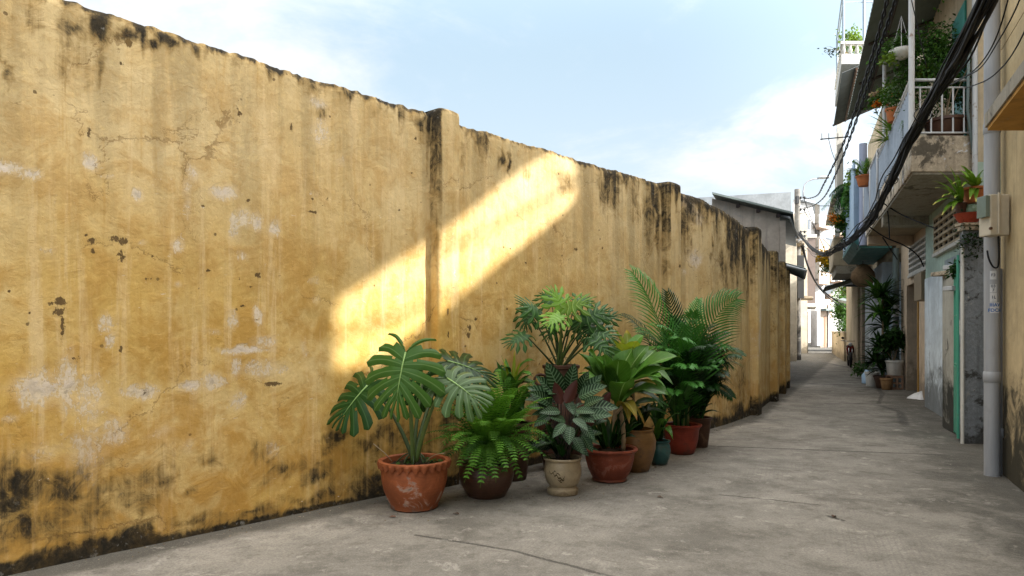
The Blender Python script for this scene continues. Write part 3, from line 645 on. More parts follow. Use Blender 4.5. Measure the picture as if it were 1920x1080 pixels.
# ---- gate pillars and green gate
gp=thing('gate_pillar','thick mottled grey concrete gate pillar beside the drain pipe, topped by potted plants','pillar',tuple(gnd(1825,832)))
a=gnd(1805,832); m=MB(); nz=44
def gp_pt(s,z,seed,amp=.012): return s+(float(fbm(z*6+seed,seed*3.1,3,111))-.5)*amp
m=MB(); yy=8.45; x0=5.585; x1=6.15
ring=[(x0,yy),(x1,yy),(x1+.04,yy+.16),(x0+.06,yy+.16)]
rows=40; vs=[];fs=[]
for j in range(rows+1):
    z=-.02+2.66*j/rows
    for k,(xx,y_) in enumerate(ring): vs.append((gp_pt(xx,z,k),gp_pt(y_,z,k+5),z))
for j in range(rows):
    for k in range(4): fs.append((j*4+k,j*4+(k+1)%4,(j+1)*4+(k+1)%4,(j+1)*4+k))
fs.append((rows*4,rows*4+1,rows*4+2,rows*4+3)); m.add(vs,fs); m.build('shaft',M_grey,gp)
m=MB(); m.box(x0-.01,x1,yy-.03,yy+.20,2.641,2.70); m.build('cap',M_slab,gp,bevel=.01)
m=MB(); m.box(x0-.022,x0-.0,yy-.022,yy+.02,.0,2.45); m.build('edge_strip',M_white2,gp,bevel=.004)
gp2=thing('gate_pillar','thin stained cream gate pillar at the far side of the green gate','pillar',tuple(gnd(1783,812)))
m=MB(); m.hexa([gnd(1776,806)+V((0,0,-.02)),gnd(1790,814),gnd(1790,814)+V((.12,.3,0)),gnd(1776,806)+V((.12,.3,0))]+[p+V((0,0,2.25)) for p in (gnd(1776,806),gnd(1790,814),gnd(1790,814)+V((.12,.3,0)),gnd(1776,806)+V((.12,.3,0)))])
m.build('shaft',plaster('stained_cream',(.42,.40,.34),stain=(.03,.03,.025),dirt=.95,base_h=1.5,peel=.5,peelc=(.12,.11,.10)),gp2,bevel=.008)
m=MB(); p=gnd(1776,806); m.box(p.x-.03,p.x+.36,p.y-.12,p.y+.34,2.19,2.25); m.build('cap',M_slab,gp2,bevel=.01)
gt=thing('metal_gate','narrow green metal gate between the two mottled pillars','gate',tuple(gnd(1797,808)))
g0=V((5.97,9.22)); g1=V((5.66,8.68))
def gq(t,z,o=0): p=g0.lerp(g1,t); return V((p.x+o*.9,p.y-o*.4,z))
m=MB(); m.hexa([gq(0,.06),gq(1,.06),gq(1,.06,.03),gq(0,.06,.03),gq(0,.93),gq(1,.93),gq(1,.93,.03),gq(0,.93,.03)]); m.build('solid_panel',M_greengate,gt)
m=MB()
for k in range(8): t=k/7; m.tube([gq(t,.93,.015),gq(t,2.3,.015)],.009,6)
for z in (.96,1.6,2.3): m.tube([gq(0,z,.015),gq(1,z,.015)],.013,6)
m.build('bars',M_greengate,gt)
m=MB(); m.tube([gq(.0,.03,.015),gq(.0,2.36,.015)],.02,8); m.tube([gq(1,.03,.015),gq(1,2.36,.015)],.02,8); m.build('frame',M_greengate,gt)

# ---- pale green house with the stained balcony
OG=2.32; Fo=F
ghs=thing('row_house','pale green row house with a stained concrete balcony full of plants','house',tuple(F(11,OG)))
def FF(off): return lambda Y,o,z: F(Y,off+o,z)
m=MB(); hexF(m,FF(OG),8.9,12.62,0,3.0,-.02,3.6); m.build('ground_floor_wall',M_green,ghs)
m=MB(); hexF(m,FF(OG),8.9,12.62,0,3.0,3.601,7.4); m.build('upper_wall',M_beige,ghs)
m=MB(); hexF(m,FF(OG),6.0,8.88,1.3,3.6,-.02,7.6); m.build('sun_blocker_wing',M_beige,ghs)  # unseen block, added to keep the sun off the far run of ochre wall
# lower part of the facade is whitewashed blue
m=MB(); hexF(m,FF(OG),10.9,12.6,-.02,-.002,.0,2.35); m.build('whitewashed_dado',M_blue,ghs)
# louvred shutter door
d=MB(); hexF(d,FF(OG),9.75,10.72,-.05,-.021,.05,2.5); sh=d.build('shutter_door',M_louv,ghs)
m=MB()
for k in range(30):
    z=1.15+k*.042
    m.hexa([F(9.83,OG-.075,z),F(9.83,OG-.052,z+.02),F(10.64,OG-.052,z+.02),F(10.64,OG-.075,z),F(9.83,OG-.075,z+.008),F(9.83,OG-.052,z+.028),F(10.64,OG-.052,z+.028),F(10.64,OG-.075,z+.008)])
m.build('louvres',M_louv,sh)
m=MB(); hexF(m,FF(OG),9.83,10.64,-.06,-.051,.15,1.02); m.build('lower_panel',paint('faded_brown_panel',(.22,.18,.16),.7,.4,(.10,.07,.05)),sh)
def vent(par,Yl0,Yl1,z0,z1,off,nx,nz,matf,slant=0):
    b=MB(); hexF(b,FF(off),Yl0,Yl1,-.012,-.002,z0,z1); v=b.build('vent_grille',M_dvoid,par)
    m=MB(); 
    for i in range(nx+1):
        Y=Yl0+(Yl1-Yl0)*i/nx; hexF(m,FF(off),Y-.018,Y+.018,-.05,-.013,z0,z1)
    for j in range(nz+1):
        z=z0+(z1-z0)*j/nz; hexF(m,FF(off),Yl0-.02,Yl1+.02,-.056,-.013,z-.022,z+.022)
    m.build('lattice',matf,v)
    m=MB(); hexF(m,FF(off),Yl0-.05,Yl1+.05,-.075,-.002,z0-.075,z0-.024); m.build('sill',M_white2,v)
vent(ghs,9.35,11.6,2.72,3.28,OG,6,5,M_beige)
# balcony
OB=1.47
m=MB(); hexF(m,FF(0),9.02,12.6,OB,OG+.0,3.50,3.98); bal=m.build('balcony_slab',M_slab,ghs,bevel=.01)
m=MB(); hexF(m,FF(0),9.04,12.58,OB+.02,OG-.003,3.470,3.499); m.build('soffit',M_soffit,bal)
m=MB(); hexF(m,FF(0),12.3,12.6,OB+.03,OG-.003,3.30,3.468); m.build('beam',M_soffit,bal)
# side sheet cladding and front railing (near end)
m=MB(); nn=88
def cl(i,j):
    Y=9.06+3.5*i/nn; o=OB+.0+.030*math.sin(i*math.pi/2); return F(Y,o,[3.99,4.6][j])
m.grid(cl,nn,1); m.build('sheet_cladding',M_bluewhite,ghs)
rl=MB()
for z in (4.72,4.62): rl.tube([F(9.04,OB,z),F(9.04,OG+.1,z)],.02 if z>4.7 else .012,8)
rl.tube([F(9.04,OB,4.02),F(9.04,OG+.1,4.02)],.014,8)
rl.tube([F(9.04,OB,4.72),F(12.6,OB,4.70)],.028,8); rl.tube([F(9.04,OB-.02,4.62),F(12.6,OB-.02,4.60)],.016,8)
rr_=rl.build('railing',M_white,ghs,True)
m=MB()
for k in range(6): o=OB+.12+k*.145; m.tube([F(9.04,o,4.02),F(9.04,o,4.62)],.011,6)
m.build('baluster_bars',M_white,rr_)
for (Y,o,z0,z1,r,nm) in ((9.0,OB+.0,3.99,6.42,.036,'white_post'),(8.95,OG-.02,3.2,6.6,.04,'white_post'),(12.4,OB+.06,3.99,6.3,.03,'white_post')):
    m=MB(); m.lathe([(r,z0),(r,z1)],tuple(F(Y,o)),14); m.build('post',M_white,ghs,True)
m=MB(); p=F(8.97,OG-.1); m.tube([(p.x,p.y,5.2),(p.x-.02,p.y,4.3),(p.x+.1,p.y,3.4)],.018,8); m.build('downpipe',M_pipe2,ghs,True)
# upper storey door (teal) and wall panel behind the plants
m=MB(); hexF(m,FF(OG),9.5,10.3,-.03,-.002,3.99,6.0); m.build('balcony_door',M_teal,ghs)
# corrugated canopy over the balcony
def corr_sheet(mb,fn,Y0,Y1,oa,za,ob,zb,pitch=.15,amp=.03):   # ribs run from the eave up to the wall
    n=int((Y1-Y0)/pitch)*4
    def P(i,j):
        Y=Y0+(Y1-Y0)*i/n; t=j/2; dz=amp*math.sin(i*math.pi/2)
        return fn(Y,oa+(ob-oa)*t,za+(zb-za)*t+dz)
    mb.grid(P,n,2)
    def P2(i,j):
        Y=Y0+(Y1-Y0)*i/n; t=j/2; dz=amp*math.sin(i*math.pi/2)-.006
        return fn(Y,oa+(ob-oa)*t,za+(zb-za)*t+dz)
    mb.grid(P2,n,2)
m=MB(); corr_sheet(m,F,7.4,15.9,1.11,6.4,2.34,6.86); rf=m.build('corrugated_canopy',M_roof,ghs)
m=MB()
for Y in (8.2,10.0,11.9,13.8,15.6): m.tube([F(Y,1.2,6.39),F(Y,2.3,6.80)],.03,4)
m.tube([F(7.5,1.5,6.50),F(15.8,1.5,6.50)],.025,4)
m.build('rafters',plain('dark_timber',(.05,.04,.035),.8),rf)

# ---- orange house
OO=2.50
oh=thing('row_house','peach beige row house with a deep doorway and a narrow yellow door','house',tuple(F(14.6,OO)))
m=MB(); hexF(m,FF(OO),12.64,14.35,0,3,-.02,3.5); hexF(m,FF(OO),16.0,16.9,0,3,-.02,3.5); hexF(m,FF(OO),14.351,15.999,.45,3,-.02,3.5); hexF(m,FF(OO),14.352,15.998,0,.45,2.45,3.499)
M_peach=plaster('peach_plaster',(.64,.50,.36),stain=(.08,.065,.05),dirt=.55,base_h=.9,streak=.4,peel=.12,peelc=(.30,.26,.22))
m.build('wall',M_peach,oh)
m=MB(); hexF(m,FF(OO),12.64,16.9,0,3,3.502,7.2); m.build('upper_wall',M_beige,oh)
m=MB(); hexF(m,FF(OO),14.36,14.46,-.02,.44,.0,2.44); d_=m.build('door',M_orange,oh,bevel=.006)
m=MB(); q_=F(14.36,OO+.02,1.05); m.tube([q_+V((-.0,-.03,0)),q_+V((0,-.03,.16))],.012,8); m.build('handle',plain('brass',(.3,.2,.08),.35,.8),d_)
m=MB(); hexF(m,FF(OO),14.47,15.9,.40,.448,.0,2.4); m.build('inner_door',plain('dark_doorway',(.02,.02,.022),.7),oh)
vent(oh,13.2,15.4,2.66,3.25,OO,9,5,M_white2)
m=MB(); hexF(m,FF(0),12.62,15.4,OB,OO,3.52,3.86); bal=m.build('balcony_slab',M_slab,oh,bevel=.01)
m=MB(); hexF(m,FF(0),12.64,15.38,OB+.02,OO-.003,3.49,3.519); m.build('soffit',plaster('warm_soffit',(.40,.33,.23),dirt=0,peel=.2,peelc=(.12,.10,.08)),bal)
m=MB(); hexF(m,FF(0),15.0,15.3,OB+.03,OO-.003,3.30,3.488); m.build('beam',M_peach,bal)
m=MB()
def cl2(i,j):
    Y=12.64+2.75*i/nn; o=OB-.002+.030*math.sin(i*math.pi/2); return F(Y,o,[3.87,4.72][j])
m.grid(cl2,nn,1); m.build('sheet_cladding',M_bluewhite,oh)
m=MB(); m.tube([F(12.64,OB-.02,4.75),F(15.4,OB-.02,4.73)],.028,8); 
for Y in (12.7,14.0,15.4): m.tube([F(Y,OB-.03,3.8),F(Y,OB-.03,4.75)],.02,6)
m.build('railing',M_white,oh,True)
mb2=thing('meter_box','tan metal junction box on the wall above the narrow yellow door','meter box',tuple(F(12.9,OO-.1,2.2)))
m=MB(); hexF(m,FF(OO),12.75,13.55,-.24,-.003,1.98,2.50); m.build('case',plain('tan_metal',(.27,.21,.14),.6),mb2,bevel=.012)
m=MB(); p=F(12.72,OO-.1); m.tube([(p.x,p.y,1.7),(p.x,p.y,2.6)],.03,8); m.build('pipe_stub',M_pipe2,mb2,True)
dp2=thing('drain_pipe','dark green drain pipe standing between the tall potted plants and the peach doorway','pipe',tuple(F(16.95,OO-.12)))
p=F(16.95,OO-.12); m=MB(); m.lathe([(.075,0),(.075,3.45)],tuple(p),16); m.build('pipe_shaft',M_pipe2,dp2,True)
for z in (1.55,1.75,1.92):
    m=MB(); m.lathe([(.077,z),(.077,z+.12)],tuple(p),16); m.build('sticker',M_paper,dp2,True)
# ---- blue house
OU=2.28
bh=thing('row_house','pale blue row house with a blue boxed-in balcony and teal underside','house',tuple(F(20,OU)))
m=MB(); hexF(m,FF(OU),16.95,18.9,.55,3,-.02,3.3); hexF(m,FF(OU),18.901,24.0,0,3,-.02,3.3); m.build('wall',M_blue,bh)
m=MB(); hexF(m,FF(OU),16.95,24.0,.1,1.6,3.302,7.9); m.build('upper_wall',M_beige,bh)
m=MB(); hexF(m,FF(OU),24.01,24.9,-.10,3,-.02,4.0); m.build('corner_pier',plaster('brown_beige',(.35,.27,.20),dirt=.5),bh)
m=MB(); hexF(m,FF(0),16.9,21.2,1.32,OU+.1,3.62,3.72); m.build('balcony_slab',paint('teal_slab',(.10,.24,.24),.6),bh)
m=MB(); m.hexa([F(16.9,1.50,3.45),F(16.9,OU,3.45),F(21.2,OU,3.45),F(21.2,1.50,3.45),F(16.9,1.32,3.619),F(16.9,OU,3.619),F(21.2,OU,3.619),F(21.2,1.32,3.619)]); m.build('balcony_underside',paint('teal_underside',(.06,.20,.19),.6,.2),bh)
m=MB(); hexF(m,FF(0),16.92,21.1,1.33,1.37,3.722,5.6); hexF(m,FF(0),16.92,16.97,1.372,1.95,3.722,5.2); m.build('balcony_panel',paint('sky_blue_panel',(.36,.50,.66),.5,.15),bh)
m=MB(); p=F(16.8,1.55); m.lathe([(.09,3.5),(.09,6.0)],tuple(p),14); m.build('pipe',paint('pale_lilac_pipe',(.33,.37,.50),.5,.1),bh,True)
vent(bh,17.1,18.6,2.5,3.1,OU+.55,6,4,M_white2)
m=MB(); hexF(m,FF(OU),17.2,18.3,.48,.548,.02,2.2); m.build('door',paint('bright_blue_door',(.05,.22,.36),.5),bh)
# second storey: awning, parapet with balusters, rail frame
m=MB(); corr_sheet(m,F,16.3,20.4,1.0,7.55,2.4,8.15,.10,.015); m.build('corrugated_awning',corr('grey_sheet',(.13,.15,.155),rough=.5),bh)
m=MB(); m.tube([F(16.3,1.35,7.66),F(20.4,1.35,7.66)],.03,4); m.tube([F(20.4,.98,7.53),F(20.4,2.35,8.12)],.03,4); m.build('awning_frame',plain('brown_steel',(.14,.08,.05),.7),bh)
pb=thing('rooftop_terrace','pale concrete roof terrace with little balusters and an open pipe frame above the grey awning','terrace',tuple(F(19,1.2,8.1)))
m=MB(); hexF(m,FF(0),17.3,20.6,1.05,3.0,8.16,8.42); m.build('parapet_base',M_white2,pb)
m=MB()
for k in range(14): p=F(17.35+k*.24,1.10); m.lathe([(.03,8.42),(.055,8.5),(.03,8.6),(.045,8.66)],tuple(p),8)
for k in range(5): p=F(17.32,1.10+k*.17); m.lathe([(.03,8.42),(.055,8.5),(.03,8.6),(.045,8.66)],tuple(p),8)
m.build('balusters',M_white2,pb,True)
m=MB(); hexF(m,FF(0),17.28,20.62,1.03,1.17,8.661,8.73); hexF(m,FF(0),17.27,17.41,1.171,3.0,8.661,8.73); m.build('coping',M_white2,pb)
m=MB()
for (Y,o) in ((17.35,1.1),(17.35,1.62),(20.3,1.1)): m.tube([F(Y,o,8.7),F(Y,o,10.1)],.03,6)
m.tube([F(20.3,1.1,10.1),F(17.35,1.1,10.1),F(17.35,2.4,10.1)],.025,6); m.tube([F(20.3,1.1,9.75),F(17.35,1.1,9.75),F(17.35,2.4,9.75)],.02,6)
m.build('pipe_frame',plain('blue_grey_steel',(.28,.34,.40),.5,.3),pb)
# ---- further houses on the right
fh=thing('row_house','narrow cream house beyond the pale blue one, with a concrete shelf balcony of hanging plants','house',tuple(F(27,2.1)))
m=MB(); hexF(m,FF(2.1),24.92,31.0,0,3,-.02,5.0); m.build('wall',M_beige,fh)
m=MB(); hexF(m,FF(2.1),22.6,25.8,-1.0,.0,3.55,4.5); m.build('balcony_box',M_beige,fh,bevel=.02)
m=MB(); hexF(m,FF(2.1),22.6,25.8,-.9,.0,3.3,3.549); m.build('balcony_ledge',M_soffit,fh)
m=MB(); hexF(m,FF(2.1),21.3,21.6,-.95,-.75,4.5,8.0); hexF(m,FF(2.1),22.4,22.6,-.95,-.80,4.5,7.9); m.build('column',M_white2,fh)
m=MB(); hexF(m,FF(2.1),21.3,27.,-1.1,.0,5.55,5.65); m.build('upper_slab',M_slab,fh)
m=MB(); corr_sheet(m,F,24.95,28,.9,3.0,2.1,3.35,.12,.02); m.build('awning',M_roof,fh)
fh2=thing('garden_wall','low pale garden wall at the far bend of the alley, greenery rising over it','wall',tuple(F(36,2.0)))
m=MB(); hexF(m,FF(2.0),31.02,43,0,.2,-.02,1.3); m.build('wall_face',M_beige,fh2)
m=MB(); hexF(m,FF(2.0),31.02,43,-.03,.23,1.301,1.37); m.build('coping',M_slab,fh2)
# ================================================================== left side beyond the ochre wall and the end of the alley
M_cream=plaster('cream_limewash',(.56,.49,.38),stain=(.12,.10,.07),dirt=.5,base_h=.9,streak=.35,peel=.12,peelc=(.4,.36,.3))
M_pink=plaster('pinkish_plaster',(.52,.40,.31),dirt=.4,base_h=.8)
M_conc=plaster('grey_brown_concrete',(.32,.28,.24),stain=(.08,.08,.08),dirt=0,streak=.6,peel=.35,peelc=(.20,.20,.20))
M_wht=plaster('white_render',(.50,.53,.56),stain=(.4,.4,.4),dirt=0,streak=.1,peel=.0)
M_far=plaster('bright_render',(.52,.51,.49),stain=(.4,.4,.4),dirt=.2,streak=.2,peel=.0)
M_dark=plaster('sooty_wall',(.09,.08,.065),dirt=.3)
# concrete house right behind the wall: gable face towards the camera
def pz(py,Y): return H-(py-HZ)/FPX*Y
ch=thing('concrete_house','grey brown concrete house rising just behind the end of the ochre wall','house',tuple(at(1430,620,19)))
Y0=18.2
def X(px,Y): return (px-960)/FPX*Y
m=MB()
prof=[(X(1335,Y0),pz(372,Y0)),(X(1462,Y0),pz(402,Y0))]
m.add([(prof[0][0],Y0,0),(prof[1][0],Y0,0),(prof[1][0],Y0,prof[1][1]),(prof[0][0],Y0,prof[0][1])]+[(prof[0][0]+2.2,Y0+6,0),(prof[1][0]+2.3,Y0+6,0),(prof[1][0]+2.3,Y0+6,prof[1][1]),(prof[0][0]+2.2,Y0+6,prof[0][1])],
 [(0,1,2,3),(1,5,6,2),(5,4,7,6),(4,0,3,7)]); m.build('wall',M_conc,ch)
m=MB(); m.box(X(1461,Y0)+.005,X(1472,Y0),Y0-.05,Y0+.3,0,pz(414,Y0)); m.build('corner_pier',M_conc,ch,bevel=.01)
m=MB()
a0=V((X(1330,Y0),Y0-.25,pz(367,Y0))); a1=V((X(1480,Y0),Y0-.25,pz(404,Y0)))
for (p,q_) in ((a0,a1),): m.hexa([p,q_,q_+V((3,7,0)),p+V((3,7,0)),p+V((0,0,.05)),q_+V((0,0,.05)),q_+V((3,7,.05)),p+V((3,7,.05))])
m.build('roof',M_roof,ch)
m=MB(); 
for px in (1380,1418,1455): xx=X(px,Y0); m=MB(); m.box(xx,xx+.07,Y0-.12,Y0-.001,pz(371+(px-1330)*.247,Y0)-.09,pz(371+(px-1330)*.247,Y0)-.0); m.build('rafter_end',plain('dark_timber2',(.04,.03,.03),.8),ch)
# corrugated side awnings that hang over the alley
def awn(name,label,ptsA,drop):
    t=thing(name,label,'awning',tuple(ptsA[0]))
    m=MB(); n=40
    a,b,c_,d_=ptsA
    def P(i,j):
        s=i/n; l=a.lerp(b,s); r_=d_.lerp(c_,s); q=l.lerp(r_,j/1); q.z+=.015*math.sin(i*math.pi/2); return q
    m.grid(P,n,1); m.grid(lambda i,j:P(i,j)-V((0,0,.02)),n,1); m.build('sheet',M_roof,t)
    m=MB(); m.tube([a-V((0,0,.05)),d_-V((0,0,.05))],.03,6); m.tube([b-V((0,0,.05)),c_-V((0,0,.05))],.03,6); m.tube([d_-V((0,0,.05)),c_-V((0,0,.05))],.03,6); m.build('frame',plain('awning_steel',(.30,.32,.33),.5,.3),t)
awn('awning','upper dark corrugated awning on the concrete house, above the alley',[at(1455,399,18.5),at(1452,418,25),at(1497,444,23),at(1480,404,18.0)],.1)
awn('awning','lower dark corrugated awning over the alley where the ochre wall ends',[at(1457,489,16.5),at(1462,500,22),at(1508,519,19.5),at(1511,503,16.2)],.1)
wb=thing('white_building','large blank white rendered building far behind the ochre wall','building',tuple(at(1400,620,40)))
m=MB(); a=at(1300,620,40); b=at(1483,620,36)
zt0=pz(371,40); zt1=pz(360,36)
m.add([(a.x,a.y,0),(b.x,b.y,0),(b.x,b.y,zt1),(a.x,a.y,zt0),(a.x+3,a.y+9,0),(b.x+3,b.y+9,0),(b.x+3,b.y+9,zt1),(a.x+3,a.y+9,zt0)],[(0,1,2,3),(1,5,6,2),(3,2,6,7),(4,0,3,7),(5,4,7,6)]); m.build('wall',M_wht,wb)
# sliver walls between the ochre wall and the pole
s1=thing('narrow_house','narrow pale grey house front squeezed beside the dark pole','house',tuple(gnd(1483,690)))
def FL(Y,o,z): return F(Y,o,z)
m=MB(); hexF(m,FF(-.62),18.6,31.0,-3,0,-.02,3.6); m.build('wall',plaster('pale_grey_wall',(.38,.38,.37),dirt=.8,base_h=1.0),s1)
m=MB(); 
for Y in (21,25): hexF(m,FF(-.62),Y,Y+1.1,.002,.03,0,2.2)
m.build('door',plain('dark_grey_door',(.07,.07,.07),.6),s1)
# cream sunlit houses
c1=thing('cream_house','sunlit cream house with a small shuttered window, beyond the dark pole on the left','house',tuple(F(38,-.1)))
m=MB(); hexF(m,FF(-.15),31.2,41.8,-5,0,-.02,5.4); m.build('wall',M_cream,c1)
w_=MB(); hexF(w_,FF(-.15),37.2,38.6,.0,.05,1.3,2.5); wi=w_.build('window',M_glass,c1)
m=MB(); hexF(m,FF(-.15),37.0,38.8,.03,.14,1.2,1.298); m.build('sill',M_white2,wi)
m=MB(); hexF(m,FF(-.15),31.2,41.8,-.2,.35,5.401,5.6); m.build('eave_slab',M_slab,c1)
m=MB(); hexF(m,FF(-.15),33.5,36,.002,.8,3.0,3.1); m.build('door_hood',M_slab,c1)
c2=thing('tall_house','tall pale house with a glazed brown panel over dark doors, middle of the alley end','house',tuple(F(44,.3)))
m=MB(); hexF(m,FF(.45),42.0,50.0,-1.0,0,-.02,8.6); m.build('wall',M_cream,c2)
m=MB(); hexF(m,FF(.45),42.6,48.2,.0,.5,3.1,7.2); m.build('glazed_bay',plain('brown_glass',(.16,.12,.10),.25),c2)
m=MB(); hexF(m,FF(.45),42.5,48.4,.0,.6,2.9,3.098); m.build('bay_frame',M_white2,c2); m=MB(); hexF(m,FF(.45),42.5,48.4,.0,.6,7.202,7.4); m.build('bay_frame',M_white2,c2)
m=MB(); hexF(m,FF(.45),42.6,44.4,.0,.05,0,2.6); hexF(m,FF(.45),45.4,48.6,.0,.06,0,2.6); m.build('door',M_dark,c2)
# building blocks closing the end of the alley (alley bends left); their fronts turn towards the sun
def blk(t,nm,mat,pxa,pxb,Y,pxl,d0,d1,z0,z1,bev=0):
    f=lambda px,d,z: V((X(px,Y)+max(d,0)*.48,Y+(X(px,Y)-X(pxl,Y))*.9+d,z))
    m=MB(); m.hexa([f(pxa,d0,z0),f(pxb,d0,z0),f(pxb,d1,z0),f(pxa,d1,z0),f(pxa,d0,z1),f(pxb,d0,z1),f(pxb,d1,z1),f(pxa,d1,z1)]); return m.build(nm,mat,t,bevel=bev)
def block(label,pxl,pxr,pyt,Y,mat,dep=4,nm='end_house'):
    t=thing(nm,label,'house',tuple(at((pxl+pxr)/2,620,Y))); blk(t,'wall',mat,pxl,pxr,Y,pxl,0,dep,-.02,pz(pyt,Y)); return t
b1=block('pinkish sunlit house front closing the alley at its far end',1538,1576,560,57,M_pink)
blk(b1,'door',plain('rust_door',(.30,.15,.09),.7),1550,1556,57,1538,-.05,-.002,0,2.6)
blk(b1,'pilaster',M_far,1561,1564,57,1538,-.15,-.002,0,3.6); blk(b1,'canopy',M_roof,1539,1575,57,1538,-1.0,-.002,pz(583,57),pz(579,57))
b2=block('white far house with stacked concrete balconies at the alley end',1520,1562,400,62,M_far,6)
for k,py in enumerate((425,470,530)):
    blk(b2,'balcony_slab',M_pink,1528,1561,62,1520,-1.2,-.002,pz(py,62)-.15,pz(py,62)+.15); blk(b2,'balcony_parapet',M_pink if k else M_far,1528,1561,62,1520,-1.2,-1.1,pz(py,62)+.152,pz(py,62)+1.0)
    blk(b2,'balcony_door',M_dark,1533,1548,62,1520,-.04,-.002,pz(py,62)+.2,pz(py,62)+2.2)
b3=block('cream far house with brown balcony recesses right of the white one',1545,1582,440,68,M_far,6)
for py in (480,520,556):
    blk(b3,'balcony_slab',M_pink,1546,1581,68,1545,-1.4,-.002,pz(py,68)-.5,pz(py,68)+.2); blk(b3,'window',M_glass,1550,1575,68,1545,-.04,-.002,pz(py,68)+.25,pz(py,68)+1.9)
b4=block('tallest white far block with a flat grey roof edge, seen behind the street lamp',1487,1546,374,78,M_far,8)
blk(b4,'roof',plain('grey_roof',(.30,.33,.36),.7),1486,1547,78,1487,-.8,8.2,pz(374,78)+.002,pz(370,78))
for py in (405,445,490):
    for px in (1495,1512,1530): blk(b4,'window',M_glass,px,px+9,78,1487,-.04,-.002,pz(py+18,78),pz(py,78))
b5=block('pale house with dark soffit behind the hanging palm on the right',1562,1592,410,46,M_far,3)
for py in (440,480,528):
    blk(b5,'balcony_slab',M_pink,1563,1591,46,1562,-1.0,-.002,pz(py,46)-.15,pz(py,46)); blk(b5,'window',M_glass,1569,1577,46,1562,-.04,-.002,pz(py,46)+.02,pz(py,46)+1.4)

# ---- pole with street lamp
pl_=thing('utility_pole','tall grey concrete utility pole with a curved street lamp arm and tangled cables','utility pole',tuple(gnd(1495,674)))
pb_=gnd(1495,675); 
def pp(px,py): return at(px,py,pb_.y)
m=MB(); m.lathe([(.17,0),(.13,pz(355,pb_.y))],(pb_.x,pb_.y,0),14); m.build('pole_shaft',plaster('pole_concrete',(.24,.225,.20),dirt=.9,base_h=4,stain=(.03,.03,.03)),pl_,True)
m=MB(); m.tube([pp(1506,372),pp(1506,358),pp(1508,347),pp(1514,340),pp(1524,336),pp(1535,335)],.03,8); ar=m.build('lamp_arm',M_pipe,pl_,True)
m=MB(); c_=pp(1545,333); m.lathe([(0,.10),(.10,.07),(.13,0),(.10,-.05),(0,-.06)],(0,0,0),12)
m.v=[(c_.x+v[0]*2.6,c_.y+v[1]*1.2,c_.z+v[2]*.9+v[0]*.15) for v in m.v]; m.build('lamp_head',plain('lamp_grey',(.36,.38,.40),.4),pl_,True)
m=MB(); 
for py in (372,380,392,400,435,443,452,470): m.tube([pp(1490,py),pp(1512,py-1)],.022,6)
for py in (374,396,438,446): 
    for px in (1500,1507): p=pp(px,py); m.lathe([(.02,0),(.05,.03),(.05,.10),(.02,.13)],(p.x,p.y-.1,p.z),8)
m.build('crossarms',plain('dark_steel',(.03,.03,.03),.5,.3),pl_)
m=MB(); 
for (a,b) in (((1488,370),(1493,384)),((1490,480),(1502,560))): p=pp(*a); q_=pp(*b); m.box(p.x,q_.x,p.y-.35,p.y-.15,q_.z,p.z)
m.build('junction_box',plain('dark_box',(.035,.035,.035),.6),pl_,bevel=.01)
ant=thing('aerial','thin television aerial bar sticking out from the right-hand roofs into the sky','aerial',tuple(at(1590,256,21)))
m=MB(); m.tube([at(1538,261,21),at(1595,256,21)],.02,5); 
for px in (1541,1554,1571): m.tube([at(px,263,21),at(px,250,21)],.012,4)
m.build('aerial_bar',plain('aerial_dark',(.06,.06,.06),.5),ant)
cable('stay_wire','thin stay wire hanging from the television aerial',[at(1554,262,21),at(1560,285,21),at(1568,306,21)],.008)

# ---- thick sagging bundle of black cables
BP=[(-1.5,1.5,4.6),(1.0,1.44,4.35),(3.0,1.40,4.15),(5.0,1.37,3.85),(6.6,1.33,3.74),(8.3,1.30,3.66),(10.2,1.29,3.50),(12.0,1.28,3.42),(15,1.15,3.42),(18.3,1.0,3.62),(22.8,.80,3.95),(27.5,.42,4.75),(32.4,-.05,6.0)]
bp=[F(*b) for b in BP]
bd=thing('cable_bundle','thick sagging bundle of black telephone cables slung along the balconies to the pole','cable bundle',tuple(bp[3]))
def spline(P,n=10):
    out=[]
    for i in range(len(P)-1):
        p0=P[max(i-1,0)];p1=P[i];p2=P[i+1];p3=P[min(i+2,len(P)-1)]
        for k in range(n):
            t=k/n; out.append(.5*((2*p1)+(p2-p0)*t+(2*p0-5*p1+4*p2-p3)*t*t+(3*p1-p0-3*p2+p3)*t**3))
    out.append(P[-1]); return out
r_=random.Random(3); sp=spline(bp,10); NS=30
for s in range(NS):
    a0=r_.uniform(0,6.28); rad=r_.uniform(.0,.070); rr=r_.choice((.007,.009,.013,.016)); ph=[r_.uniform(0,6) for _ in range(4)]; loose=1 if s<NS-5 else 2.2
    pts=[]
    for i,p in enumerate(sp):
        a=a0+i*.035+ .5*math.sin(i*.13+ph[0]); e=rad*loose*(1+.25*math.sin(i*.3+ph[1]))
        spread=1.0+1.1*max(0,(i-95)/25)
        pts.append(p+V((math.cos(a)*e*.9,0,math.sin(a)*e*1.0*spread+.012*math.sin(i*.7+ph[2])*loose-.05*(loose>1)*abs(math.sin(i*.16+ph[3])))))
    m=MB(); m.tube(pts,rr,5); m.build('cable_strand',M_black,bd,True)
for i in (44,57,70,82,96):
    c_=sp[i]; t_=(sp[i+1]-sp[i]).normalized(); u_=t_.cross(V((0,0,1))).normalized(); v_=t_.cross(u_)
    m=MB(); m.tube([c_+(u_*math.cos(k*.45)+v_*math.sin(k*.45))*(.085) +t_*k*.006 for k in range(16)],.005,5); m.build('tie',M_black,bd,True)
